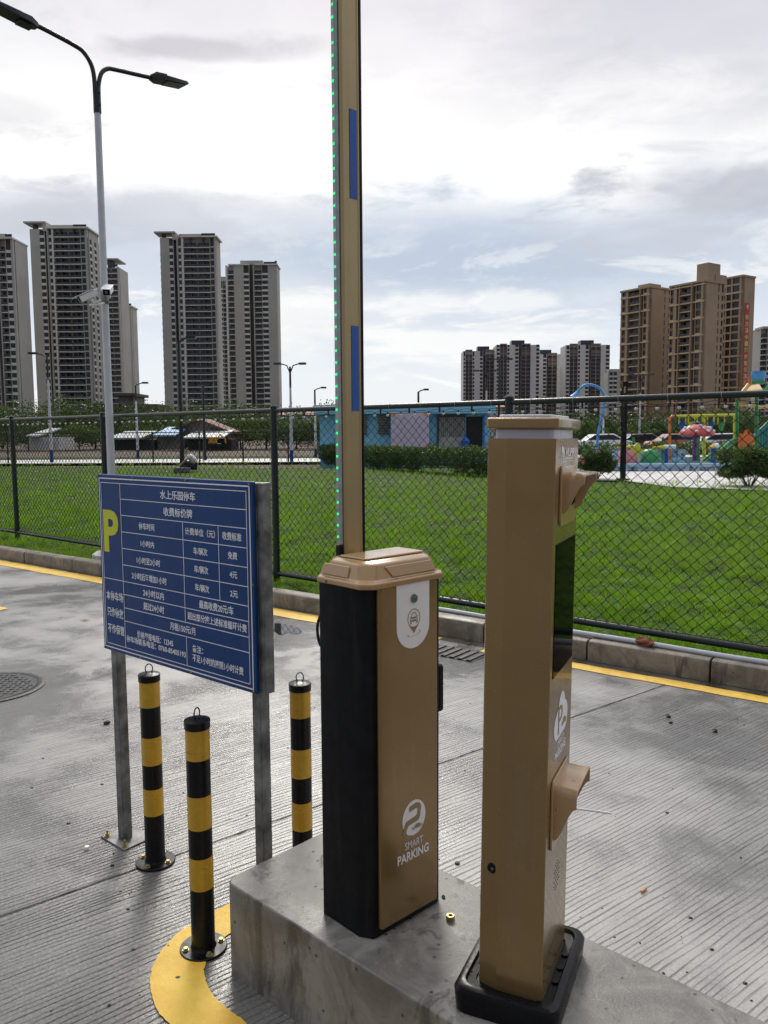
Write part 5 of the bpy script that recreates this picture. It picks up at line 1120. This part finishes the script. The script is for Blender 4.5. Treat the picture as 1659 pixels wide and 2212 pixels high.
M['tape'] = mat('orange_tape', (.75, .35, .03), .6)
for (a, b_) in ((846, 893), (915, 891), (847, 961), (917, 960)): mb = MB(); pxbox(mb, YB, a, a+7, b_, b_+6, .02, -.79); mb.build('tape', M['tape'], pc)
um = D(1005, 960, YB-.6); ut = thing('folded_umbrella', 'closed blue parasol leaning in the dark doorway of the blue building', 'umbrella', (um.x, um.y, .13))
MB().lathe([(.02, .2), (.16, .5), (.22, 1.15), (.05, 1.35), (.0001, 1.45)], 10).build('canopy', mat('blue_cloth', (.02, .12, .50), .8, 0., .2, 3.), ut); MB().cyl(0, 0, 0, 1.5, .018, n=8).build('pole', M['pole_dark'], ut)
# red roofed buildings far behind
def gable(label, u0, u1, Y, vtop, vbase, roofm, wallm, dep=8., eave=.4, hip=.25, name='house', rf=.4):
    a, b_ = D(u0, vtop, Y), D(u1, vbase, Y); L = b_.x-a.x; h = a.z; t = thing(name, label, 'building', (a.x, Y, 0))
    hw = h*(1-rf) if rf < 1 else rf; MB().box(.2, L-.2, .2, dep-.2, -.1, hw).build('wall', wallm, t)
    rb = MB(); e = eave; rb.add([(-e, -e, hw), (L+e, -e, hw), (L+e, dep+e, hw), (-e, dep+e, hw), (L*hip, dep/2, h), (L*(1-hip), dep/2, h)], [(3, 2, 1, 0), (0, 1, 5, 4), (1, 2, 5), (2, 3, 4, 5), (3, 0, 4)]); rb.build('roof', roofm, t)
    return t, L, hw
M['red_roof'] = mat('dark_red_tiles', (.20, .055, .045), .7, 0., .15, 1.); M['pink_roof'] = mat('faded_red_roof', (.34, .12, .10), .7, 0., .1, 1.)
M['white_wall'] = mat('whitewash', (.55, .55, .54), .8, 0., .08, 1.); M['tin'] = mat('weathered_tin', (.42, .44, .44), .4, .3, .2, 1.5); M['blue_tin'] = mat('blue_tin_roof', (.20, .38, .58), .4, .1, .15, 1.5); M['soot'] = mat('sooty_plaster', (.16, .15, .145), .9, 0., .3, .6)
t, L, hw = gable('long building with a dark red tiled roof behind the white lamps', 605, 724, 150, 879, 925, M['red_roof'], M['white_wall'], 12., .6, .12, rf=.22)
for i in range(7): MB().box(L*(.06+i*.13), L*(.06+i*.13)+2., .1, .19, 1.5, 3.6).build('window', M['tower_glass'], t)
t, L, hw = gable('building with a faded red roof left of the black T lamp', 984, 1088, 140, 865, 925, M['pink_roof'], M['white_wall'], 12., .6, .12, rf=.16)
# old hut with dark flat roofs
t = thing('old_hut', 'old hut with sooty flat roofs and a small turret behind the lamp pole', 'building', (0, 0, 0))
Yh = 104.
mb = MB(); pxbox(mb, Yh, 203, 250, 889, 940, 6.); mb.build('wall', M['soot'], t); mb = MB(); pxbox(mb, Yh, 197, 256, 873, 886, 7.5, -.8); mb.build('flat_roof', M['tower_dark_roof'] if 'tower_dark_roof' in M else M['bark'], t)
mb = MB(); pxbox(mb, Yh, 250, 285, 852, 930, 5., 1.); mb.build('turret', M['soot'], t); mb = MB(); pxbox(mb, Yh, 244, 290, 849, 855, 6., .4); mb.build('turret_roof', M['bark'], t)
mb = MB(); pxbox(mb, Yh, 282, 326, 884, 925, 5., .5); mb.build('wing_wall', M['white_wall'], t); mb = MB(); pxbox(mb, Yh, 278, 341, 873, 886, 6.5, 0.); mb.build('wing_roof', M['bark'], t)
mb = MB(); pxbox(mb, Yh, 212, 223, 898, 910, .1, -.12); mb.build('window', M['dark'], t)
# sheds by the bare soil
def shed(label, u0, u1, Y, vroof, vwall, vbase, roofm, wallm, over=6):
    t = thing('shed', label, 'shed', (0, 0, 0)); mb = MB(); pxbox(mb, Y, u0, u1, vwall, vbase, 4.); mb.build('wall', wallm, t)
    a, b_ = D(u0-over, vwall-1, Y-.8), D(u1+over, vroof, Y+5); MB().add([(a.x, Y-.9, a.z), (b_.x, Y-.9, a.z), (b_.x, Y+5, b_.z+.4), (a.x, Y+5, b_.z+.4), (a.x, Y-.9, a.z+.15), (b_.x, Y-.9, a.z+.15), (b_.x, Y+5, b_.z+.55), (a.x, Y+5, b_.z+.55)], [(3, 2, 1, 0), (4, 5, 6, 7), (0, 1, 5, 4), (1, 2, 6, 5), (2, 3, 7, 6), (3, 0, 4, 7)]).build('roof', roofm, t)
    return t
shed('white walled shed with a pale sloping roof at far left', 62, 128, 80, 936, 945, 972, M['tin'], M['white_wall'])
shed('long low dark shed with a pale roof edge behind the sign post', 238, 335, 80, 942, 950, 972, M['tin'], M['dark'])
t = shed('shed with a faded blue tin roof left of the gabled house', 340, 400, 80, 933, 944, 970, M['blue_tin'], M['soot'], 10)
t = shed('open fronted shed with a wide pale tin roof', 402, 500, 79, 940, 949, 972, M['tin'], M['dark'], 6)
gt = thing('gabled_house', 'old plaster house with a low brown gable roof behind the sheds', 'building', (0, 0, 0)); p0, p1 = D(372, 922, 84), D(492, 960, 84)
MB().prism([(p0.x, p1.z), (p1.x, p1.z), (p1.x, p1.z+1.4), ((p0.x+p1.x)/2, p0.z+.6), (p0.x, p1.z+1.5)], 84, 89, M=Matrix(((1, 0, 0, 0), (0, 0, 1, 0), (0, 1, 0, 0), (0, 0, 0, 1)))).build('wall', mat('old_plaster', (.30, .275, .24), .9, 0., .2, .7), gt)
mid = (p0.x+p1.x)/2; zt_ = p0.z+.6; mb = MB()
for xa, za in ((p0.x-.6, p1.z+1.2), (p1.x+.6, p1.z+1.1)): mb.add([(xa, 83.2, za), (mid, 83.2, zt_+.05), (mid, 89.4, zt_+.05), (xa, 89.4, za), (xa, 83.2, za+.2), (mid, 83.2, zt_+.25), (mid, 89.4, zt_+.25), (xa, 89.4, za+.2)], [(0, 1, 2, 3), (7, 6, 5, 4), (0, 4, 5, 1), (3, 2, 6, 7), (0, 3, 7, 4)])
mb.build('roof', mat('brown_tiles', (.20, .10, .07), .8, 0., .2, 1.5), gt)
es = thing('excavator', 'small orange digger parked beside the tin roofed shed', 'excavator', tuple(D(464, 965, 77)))
es.scale = (.62, .62, .62)
MB().box(-1.0, .9, -.6, .6, .1, .5).build('tracks', M['iron'], es, bevel=.1); MB().box(-.9, .3, -.5, .5, .5, 1.5).build('body', mat('digger_orange', (.55, .28, .04), .5, 0., .1, 3.), es, bevel=.08); MB().tube([(.2, 0, .9), (.9, 0, 1.9), (1.6, 0, 1.2), (1.7, 0, .5)], [.14, .12, .1, .12], 6).build('boom_arm', M['tape'], es)
# ------------------------------------------------------------------ far fence along the promenade
ff = thing('far_fence', 'thin dark green fence along the far side of the lawn', 'fence', (0, 0, 0))
Yf = 46.2
xs_ = [D(u, 937, Yf).x for u in (-140, -60, 15, 239, 329, 430, 524, 622, 700)]
zt2 = D(400, 934, Yf).z
for x in xs_: MB().cyl(x, Yf, .05, zt2+.05, .045, n=8).build('post', M['fence'], ff)
MB().tube([(xs_[0], Yf, zt2), (xs_[-1], Yf, zt2)], .03, 6).build('rail', M['fence'], ff)
wm_ = MB()
for i in range(int((xs_[-1]-xs_[0])/.16)):
    x = xs_[0]+i*.16
    wm_.add([(x-.006, Yf, .15), (x+.006, Yf, .15), (x+.9, Yf, zt2), (x+.888, Yf, zt2)], [(0, 1, 2, 3)]).add([(x-.006, Yf+.01, zt2), (x+.006, Yf+.01, zt2), (x+.9, Yf+.01, .15), (x+.888, Yf+.01, .15)], [(0, 1, 2, 3)])
wm_.build('woven_wire', M['wire'], ff)
# ------------------------------------------------------------------ far lamps
def far_lamp(label, u, vtop, vbase, Y, kind, dark=False, zb=.1):
    p = D(u, vbase, Y); h = D(u, vtop, Y).z-zb; t = thing('street_lamp', label, 'street lamp', (p.x, p.y, zb), 0, 'distant street lamps'); r = .075 if not dark else .085; sc = Y/60.
    pm = M['pole_dark'] if dark else M['pole_white']
    MB().lathe([(.0001, 0), (r*1.3, 0), (r*.8, h*.80), (.0001, h*.80)], 10).build('pole', pm, t)
    if not dark: MB().lathe([(r*1.35, 0), (r*1.32, h*.12), (.0001, h*.121)], 10).build('painted_foot', M['sign_blue'], t)
    MB().lathe([(r*.85, h*.78), (r*.75, h), (.0001, h)], 8).build('sleeve', M['pole_dark'], t)
    arms = {'double': (-1, 1), 'single': (1,), 'left': (-1,), 'tee': (-1, 1), 'short': (1,)}[kind]
    for sg in arms:
        up = h*.03 if kind != 'tee' else 0.; L = h*.095 if kind != 'short' else .35
        if kind == 'tee': L = h*.06
        ao = MB().tube([(0, 0, h*.93 if kind == 'double' else h*.99), (sg*L*.35, 0, h+up*.4), (sg*L, 0, h+up)], r*.5, 6).build('arm', M['pole_dark'], t)
        MB().box(min(sg*L, sg*(L+h*.075)), max(sg*L, sg*(L+h*.075)), -.14, .14, h+up-.05, h+up+.06).build('lamp_head', M['pole_dark'] if dark or kind != 'double' else M['tower_rail'], ao)
    return t
far_lamp('white street lamp with one small arm at far left', 112, 770, 1000, 47., 'left')
far_lamp('thin white street lamp in front of the low fourth tower', 298, 832, 985, 54., 'single')
far_lamp('tall black lamp post in front of the middle tower, beside the squatting person', 394, 738, 1016, 36., 'short', True)
far_lamp('slim black lamp post in front of the middle tower balconies', 443, 833, 1000, 50., 'tee', True)
far_lamp('white street lamp with two raised arms right of the tower pair', 630, 792, 1000, 46., 'double')
far_lamp('shorter white street lamp with a single arm left of the boom', 682, 842, 990, 55., 'single')
far_lamp('short black lamp rising behind the blue building', 904, 846, 980, 52., 'short', True)
far_lamp('white street lamp with two level arms in front of the grey towers', 1050, 806, 985, 62., 'double')
far_lamp('black T shaped lamp post in front of the grey towers', 1077, 776, 985, 55., 'tee', True)
far_lamp('white street lamp with two arms in front of the shorter tan building', 1380, 814, 985, 62., 'double')
far_lamp('plain white lamp mast behind the blue water arch', 1302, 880, 985, 58., 'single')
gl = thing('garden_lamp', 'black square garden lamp post standing at the edge of the pool terrace', 'garden lamp', tuple(G(1345, 1037, .135)))
MB().box(-.17, .17, -.17, .17, 0, .05).build('base_plate', M['iron'], gl); MB().box(-.075, .075, -.075, .075, .05, 1.55).build('lower_column', M['bollard_black'], gl, bevel=.01)
for x in (-.06, .06):
    for y in (-.06, .06): MB().box(x-.015, x+.015, y-.015, y+.015, 1.55, 2.95).build('upright', M['bollard_black'], gl)
MB().box(-.025, .025, -.025, .025, 1.55, 2.75).build('lamp_tube', M['pole_dark'], gl); MB().box(-.085, .085, -.085, .085, 2.95, 3.10).build('cap', M['bollard_black'], gl)
# ------------------------------------------------------------------ pool and playground
def mosaic():
    m, t, b = new_mat('blue_mosaic_tiles'); oc = t.n('ShaderNodeTexCoord').outputs['Object']
    vo = t.n('ShaderNodeTexVoronoi', {'Vector': oc, 'Scale': 7.5, 'Randomness': .12}, distance='CHEBYCHEV'); cs = t.n('ShaderNodeSeparateColor', {0: vo.outputs['Color']}).outputs
    c = t.mix(t.smooth(cs[0], .1, .9), (.10, .24, .42), (.36, .54, .68)); c = t.mix(t.math('GREATER_THAN', cs[1], .86), c, (.04, .10, .22)); c = t.mix(t.math('GREATER_THAN', vo.outputs['Distance'], .46), c, (.55, .58, .60))
    S(t, b, Base_Color=c, Roughness=.25); return m
M['mosaic'] = mosaic(); YPL = 31.5
pw = thing('pool_wall', 'low pool wall covered with blue mosaic tiles in front of the playground', 'wall', (0, 0, 0))
mb = MB(); pxbox(mb, YPL, 1322, 1700, 1006, 1036, .35); mb.build('front_wall', M['mosaic'], pw); mb = MB(); pxbox(mb, YPL, 1320, 1704, 1002.5, 1006, .5, -.07); mb.build('coping', mat('pale_blue_coping', (.30, .46, .60), .4, 0., .06, 2.), pw)
mb = MB(); pxbox(mb, 40., 1325, 1480, 972, 1002, .3); mb.build('rear_wall', M['mosaic'], pw)
sheet('pool_water', [(D(1290, 1, YPL).x, YPL+.36), (D(1700, 1, YPL).x, YPL+.36), (D(1700, 1, YPL).x+3, 40), (D(1300, 1, YPL).x, 40)], .42, mat('pool_water', (.10, .28, .40), .06, 0., .1, 2., spec=.6))
PY = {}
for nm, c_ in dict(red=(.52, .045, .035), white=(.75, .75, .74), purple=(.22, .05, .22), green=(.03, .22, .055), green2=(.05, .30, .10), yellow=(.66, .44, .03), lemon=(.66, .60, .04), orange=(.72, .17, .03), blue=(.02, .10, .38), sky=(.09, .33, .66), pink=(.62, .22, .24), teal=(.03, .22, .22), sand=(.66, .42, .12)).items(): PY[nm] = mat('glossy_'+nm, c_, .35, 0., .08, 2.5)
def tubep(parent, name, m, pts, r): return MB().tube(pts, r, 10).build(name, PY[m], parent, smooth=60)
Q = lambda u, v, Y: D(u, v, Y)
ZG = .14
# mushroom
Ym = 35.; b0 = Q(1503, 1005, Ym); ms = thing('mushroom_shower', 'red mushroom shower with white spots on a purple stalk', 'mushroom shower', (b0.x+.0, Ym, ZG))
zc = Q(1505, 940, Ym).z-ZG; wm2 = 76/F*Ym/2
MB().lathe([(.0001, 0), (.18, 0), (.15, zc*.5), (.14, zc), (.0001, zc)], 16).build('stalk', PY['purple'], ms, smooth=40)
cp = MB().lathe([(.0001, zc-.05), (wm2*.75, zc-.06), (wm2, zc+.02), (wm2*.97, zc+.09), (wm2*.80, zc+.26), (wm2*.55, zc+.39), (wm2*.25, zc+.46), (.0001, zc+.48)], 28).build('cap', PY['red'], ms, smooth=50)
for a, e_ in ((250, .35), (275, .75), (225, .72), (292, .40), (310, .8), (330, .38), (205, .35), (265, 1.15), (190, .8), (350, .8)):
    ca = math.cos(e_*.9); x, y, z = wm2*.925*ca*math.cos(R(a)), wm2*.925*ca*math.sin(R(a)), zc+.02+.425*math.sin(e_*.95)
    MB().ball((x, y, z), .095, 6, (1, .6, .75)).build('spot', PY['white'], cp)
MB().ball((0, 0, zc+.52), .12, 6, (1, 1, .6)).build('top_knob', PY['blue'], ms)
# blue water arch
Ya = 37.; P0 = lambda u, v: Q(u, v, Ya)
ar = thing('water_arch', 'tall blue curved water arch with a funnel mouth in front of the grey tower', 'water arch', (0, 0, 0))
tubep(ar, 'pipe', 'sky', smooth_line([P0(1289, 985), P0(1292, 940), P0(1300, 900), P0(1306, 868), P0(1303, 850), P0(1294, 838), P0(1281, 832), P0(1267, 831), P0(1255, 838), P0(1247, 848)], 5), .062)
f0, f1 = P0(1248, 846), P0(1240, 860); tubep(ar, 'funnel', 'sky', [f0, f0.lerp(f1, .5), f1], [.07, .13, .22])
# bar frame with hanging buckets
Yb2 = 39.; B0 = lambda u, v: Q(u, v, Yb2)
bf = thing('bucket_frame', 'yellow overhead bar with small hanging buckets and an orange post', 'play frame', (0, 0, 0))
tubep(bf, 'post', 'orange', [B0(1448, 1002), B0(1447, 960), B0(1447, 903), B0(1452, 899), B0(1464, 899)], .062)
tubep(bf, 'post', 'lemon', [B0(1521, 990), B0(1520, 940), B0(1520, 897)], .085); tubep(bf, 'post', 'lemon', [B0(1587, 990), B0(1587, 896)], .075)
tubep(bf, 'beam', 'lemon', [B0(1460, 899), B0(1520, 897), B0(1589, 896)], .062)
for i, (u, m_) in enumerate(((1474, 'blue'), (1494, 'lemon'), (1513, 'green'), (1535, 'blue'), (1558, 'green2'))):
    for q in (-7, 7): tubep(bf, 'hanger', 'lemon', [B0(u+q, 897), B0(u+q, 917)], .03)
    c_ = B0(u, 919); MB(Matrix.Translation(c_)).lathe([(.0001, -.26), (.08, -.25), (.17, .17), (.14, .17), (.0001, .0)], 10).build('bucket', PY[m_], bf)
# slide and climbing structure
Ys = 36.; S0 = lambda u, v, d=0.: Q(u, v, Ys+d)
ps = thing('play_structure', 'green and yellow water play structure with slide, orange panel and tipping bucket', 'play structure', (0, 0, 0))
sl = [S0(1506, 1002, -1.6), S0(1516, 998, -1.4), S0(1536, 984, -1), S0(1558, 966, -.5), S0(1578, 951), S0(1592, 949, .3)]
trough = MB(); path = smooth_line(sl, 5); rr = []
for i, p in enumerate(path): rr.append([p+Vector((0, .32*math.cos(R(a)), .26*math.sin(R(a)))) for a in list(range(180, 361, 20))]+[p+Vector((0, .28*math.cos(R(a)), .22*math.sin(R(a)))) for a in list(range(360, 179, -20))])
trough.loft(rr).build('slide', PY['green2'], ps, smooth=50)
tubep(ps, 'slide_rim', 'green', [p+Vector((0, -.32, .03)) for p in path], .06)
for u, vb, vt in ((1592, 1003, 862), (1634, 1003, 858), (1668, 1000, 858)): tubep(ps, 'column', 'green', [S0(u, vb), S0(u, vt)], .075)
for a, b_ in (((1586, 873), (1631, 876)), ((1636, 881), (1680, 878))): tubep(ps, 'roof_bar', 'sand', [S0(*a), S0(*b_)], .07)
MB().add([S0(1602, 850, -.4), S0(1650, 845, -.4), S0(1640, 830, 1.2), S0(1613, 834, 1.2), S0(1602, 853, -.4), S0(1650, 848, -.4), S0(1640, 834, 1.2), S0(1613, 838, 1.2)], [(0, 1, 2, 3), (7, 6, 5, 4), (0, 4, 5, 1), (1, 5, 6, 2), (2, 6, 7, 3), (3, 7, 4, 0)]).build('roof', PY['sand'], ps)
for a, b_ in (((1600, 853), (1617, 831)), ((1648, 848), (1668, 826))): tubep(ps, 'roof_edge', 'sand' if a[0] < 1620 else 'green2', [S0(*a, -.5), S0(*b_, -.3)], .09)
pn = [(1594, 985), (1594, 945), (1599, 936), (1605, 938), (1611, 926), (1619, 930), (1625, 940), (1629, 944), (1628, 985)]
MB().loft([[S0(u, v, -.35) for u, v in pn], [S0(u, v, -.22) for u, v in pn]]).build('rock_panel', PY['orange'], ps, smooth=30)
bc_ = S0(1638, 816); MB(Matrix.Translation(bc_)).lathe([(.0001, -.28), (.24, -.28), (.31, .28), (.29, .28), (.22, -.24), (.0001, -.24)], 20).build('tipping_bucket', PY['sky'], ps, smooth=40)
MB(Matrix.Translation(bc_)).lathe([(.250, -.27), (.272, -.16), (.262, -.10), (.25, -.16)], 20).build('bucket_band', PY['green2'], ps)
tubep(ps, 'bucket_axle', 'sky', [S0(1622, 812), S0(1660, 812)], .03); tubep(ps, 'bucket_post', 'orange', [S0(1619, 835), S0(1619, 815)], .05)
for i in range(7): tubep(ps, 'rail_slat', 'teal', [S0(1633+i*6, 985-i*5), S0(1633+i*6, 942-i*6)], .05)
tubep(ps, 'handrail', 'teal', [S0(1630, 942), S0(1676, 898)], .08); tubep(ps, 'water_slide', 'white', [S0(1632, 1000, -.6), S0(1680, 968, -.4)], .18)
# water cannons, posts, domes
def cannon(u, v, sg, label):
    Yc = 33.5; b_ = Q(u, v, Yc); t = thing('water_cannon', label, 'water cannon', (b_.x, Yc, ZG), 0, 'toy water cannons on the pool edge')
    MB().lathe([(.0001, 0), (.09, 0), (.08, .82), (.0001, .82)], 10).build('stand', PY['blue'], t)
    MB().tube([(-.10, 0, .90), (.36, 0, .90)], .095, 10).build('body', PY['white'], t, smooth=50); MB().tube([(-.58, 0, .86), (-.08, 0, .88)], [.055, .085], 10).build('barrel', PY['yellow'], t, smooth=50)
for u, l_ in ((1362, 'yellow and white water cannon nearest the garden lamp'), (1439, 'middle yellow and white water cannon on a blue stand'), ): cannon(u, 1010, -1, l_)
Yc = 32.8; b_ = Q(1541, 1012, Yc); t = thing('water_cannon', 'short yellow and white water cannon in front of the green slide', 'water cannon', (b_.x, Yc, ZG), R(35), 'toy water cannons on the pool edge')
MB().lathe([(.0001, 0), (.13, 0), (.11, .85), (.0001, .85)], 10).build('stand', PY['blue'], t); MB().tube([(-.05, 0, .93), (.22, 0, .97)], .09, 10).build('body', PY['white'], t); MB().tube([(-.34, 0, .87), (-.05, 0, .92)], [.06, .085], 10).build('barrel', PY['yellow'], t)
for u, vt, Y, l_ in ((1261, 952, 38, 'thin green bamboo post left of the blue water arch'), (1312, 952, 38.5, 'thin green bamboo post right of the blue water arch foot'), (1367, 944, 34.5, 'green bamboo post behind the first water cannon'), (1431, 944, 34.5, 'green bamboo post beside the middle water cannon'), (1507, 946, 34., 'green bamboo post beside the mushroom shower')):
    p = Q(u, 1000, Y); h = Q(u, vt, Y).z-ZG; t = thing('bamboo_post', l_, 'post', (p.x, p.y, ZG), 0, 'green bamboo style posts')
    MB().lathe([(.0001, 0)]+[(r_, z*h/5+dz) for z in range(5) for r_, dz in ((.055, .0), (.07, .03), (.055, .06))]+[(.055, h), (.0001, h)], 10).build('stem', PY['green'], t, smooth=30)
for u, v, r_, m_, l_ in ((1345+10, 1002, .42, 'pink', 'small pink dome in the pool behind the garden lamp'), (1404, 1004, .40, 'green2', 'small light green dome in the pool left of the middle cannon')):
    p = Q(u, v, 33.6); t = MB().lathe([(.0001, .75*r_+.25), (r_*.5, .66*r_+.25), (r_*.87, .38*r_+.25), (r_, 0), (.0001, -.2)], 18).build('dome', PY[m_], smooth=50); t.location = (p.x, p.y, .42); tag(t, l_, 'dome')
p = Q(1372, 1000, 33.4); t = thing('flower_spray', 'small yellow flower shaped sprayer between the two domes', 'sprayer', (p.x, p.y, .4)); MB().cyl(0, 0, 0, .35, .04, n=8).build('stem', PY['green'], t)
MB().loft([[(.26*(1+.28*math.cos(5*a))*math.cos(a), y, .5+.26*(1+.28*math.cos(5*a))*math.sin(a)) for a in np.linspace(0, 2*math.pi, 40, endpoint=False)] for y in (-.05, .05)]).build('petals', PY['lemon'], t)
p = G(1507, 1047, .135); t = thing('white_rail', 'low white tube hoop standing on the pool terrace', 'rail', (p.x, p.y, .135)); MB().tube([(0, 0, 0), (0, 0, .48), (.03, 0, .53), (.47, 0, .53), (.5, 0, .48), (.5, 0, 0)], .014, 8).build('tube', M['pole_white'], t)
# parked cars beyond the playground hedge
def car(label, u, Y, m, vroof, rz=0.):
    p = D(u, 937, Y); t = thing('parked_car', label, 'car', (p.x, p.y, .1), rz, 'cars parked behind the playground'); L, w_ = 4.4, 1.75
    prof = [(-2.2, .35), (-2.2, .72), (-2.05, .92), (-1.45, 1.0), (-.85, 1.42), (.55, 1.46), (1.35, 1.02), (2.05, .88), (2.2, .62), (2.2, .35)]
    Mx = Matrix(((1, 0, 0, 0), (0, 0, 1, 0), (0, 1, 0, 0), (0, 0, 0, 1)))
    MB(Mx).prism(prof, -w_/2, w_/2).build('body', m, t, bevel=.09, seg=3)
    MB(Mx).prism([(-1.30, 1.02), (-.82, 1.36), (.50, 1.39), (1.15, 1.03)], -w_/2-.012, w_/2+.012).build('side_windows', M['tower_glass'], t)
    for x in (-1.35, 1.35):
        for y in (-.78, .78): wh = MB().cyl(0, 0, -.1, .1, .33, n=18, M=Matrix.Translation((x, y, .33)) @ Matrix.Rotation(R(90), 4, 'X')).build('wheel', M['rubber'], t); MB().cyl(0, 0, -.105, .105, .2, n=12, M=Matrix.Translation((x, y, .33)) @ Matrix.Rotation(R(90), 4, 'X')).build('rim', M['steel'], wh)
M['car_white'] = mat('white_car_paint', (.70, .70, .70), .2, 0., .02, 2., coat=.5); M['car_orange'] = mat('orange_car_paint', (.40, .12, .05), .2, 0., .03, 2., coat=.5); M['car_dark'] = mat('dark_car_paint', (.02, .022, .025), .2, 0., .03, 2., coat=.5)
car('white car partly hidden behind the blue water arch', 1303, 58, M['car_white'], 955); car('orange car seen behind the mushroom shower', 1466, 56, M['car_orange'], 950); car('silvery white car right of the mushroom shower', 1556, 54, M['car_white'], 948); car('dark car parked between the white and the orange car', 1385, 60, M['car_dark'], 955)
hedge('low_hedge', 'scruffy low hedge between the parked cars and the pool', D(1180, 1, 47), D(1720, 1, 47), 1.0, .95, ZL, 35, 9000, size=.12)
bk = thing('railing_fence', 'dark thin railing behind the low hedge at the car park', 'fence', (0, 0, 0))
xa, xb = D(1140, 1, 62).x, D(1720, 1, 62).x
for z in (1.3, .5): MB().tube([(xa, 62, z), (xb, 62, z)], .03, 6).build('rail', M['fence'], bk)
for i in range(22): x = xa+(xb-xa)*i/21; MB().cyl(x, 62, .1, 1.35, .03, n=6).build('post', M['fence'], bk)
# ------------------------------------------------------------------ squatting person
pg_ = G(412, 1020, ZL); per = thing('person', 'person in a white shirt and dark trousers squatting on the far lawn', 'person', (pg_.x, pg_.y, .11), R(10))
def skin_mesh(name, verts, edges, mat_, root=0):
    me = bpy.data.meshes.new(name); me.from_pydata([v[:3] for v in verts], edges, []); me.materials.append(mat_)
    o = link(name, me, per); sk = o.modifiers.new('skin', 'SKIN'); sk.use_smooth_shade = True
    for i, v in enumerate(verts): me.skin_vertices[0].data[i].radius = (v[3], v[4] if len(v) > 4 else v[3]); me.skin_vertices[0].data[i].use_root = i == root
    o.modifiers.new('sub', 'SUBSURF').render_levels = 2; return o
M['skin'] = mat('skin', (.42, .25, .17), .6); M['shirt'] = mat('white_shirt', (.68, .67, .66), .8, 0., .05, 8.); M['trousers'] = mat('dark_trousers', (.018, .018, .022), .8); M['hair'] = mat('black_hair', (.008, .007, .007), .5)
# squats facing left (-x), back to the right
skin_mesh('body', [(.20, 0, .26, .15, .13), (.12, 0, .46, .14, .16), (-.02, 0, .66, .15, .19), (-.08, 0, .76, .07, .07), (-.14, 0, .86, .10, .09), (-.17, 0, .95, .085, .08),
    (-.05, .20, .66, .055), (-.22, .24, .46, .045), (-.42, .14, .30, .035), (-.05, -.20, .66, .055), (-.22, -.24, .46, .045), (-.42, -.14, .28, .035),
    (.14, .11, .25, .095), (-.26, .17, .44, .08), (-.06, .16, .08, .05), (-.20, .16, .04, .04), (.14, -.11, .25, .095), (-.26, -.17, .44, .08), (-.06, -.16, .08, .05), (-.20, -.16, .04, .04)],
    [(0, 1), (1, 2), (2, 3), (3, 4), (4, 5), (2, 6), (6, 7), (7, 8), (2, 9), (9, 10), (10, 11), (0, 12), (12, 13), (13, 14), (14, 15), (0, 16), (16, 17), (17, 18), (18, 19)], M['skin'])
skin_mesh('shirt', [(.21, 0, .34, .165, .155), (.13, 0, .48, .165, .185), (-.01, 0, .66, .165, .205), (-.06, 0, .73, .09, .10), (-.05, .21, .66, .075), (-.18, .24, .51, .065), (-.05, -.21, .66, .075), (-.18, -.24, .51, .065)], [(0, 1), (1, 2), (2, 3), (2, 4), (4, 5), (2, 6), (6, 7)], M['shirt'])
skin_mesh('trousers', [(.21, 0, .25, .16, .15), (.14, .11, .25, .115), (-.26, .17, .44, .095), (-.07, .16, .12, .065), (.14, -.11, .25, .115), (-.26, -.17, .44, .095), (-.07, -.16, .12, .065)], [(0, 1), (1, 2), (2, 3), (0, 4), (4, 5), (5, 6)], M['trousers'])
skin_mesh('hair', [(-.12, 0, .93, .105, .10), (-.16, 0, .99, .09, .085)], [(0, 1)], M['hair'])
fx = MB(); 
for y in (-.035, .035): fx.ball((-.255, y, .915), .012, 5)
fx.build('eyes', M['hair'], per)
bg_ = MB().box(-.30, .30, -.2, .2, 0, .22).build('tool_bag', mat('grey_bag', (.12, .12, .13), .8, 0., .2, 5.), bevel=.06, seg=3); q = G(393, 1021, ZL); bg_.location = (q.x, q.y, .11); tag(bg_, 'grey tool bag on the lawn in front of the squatting person', 'bag')
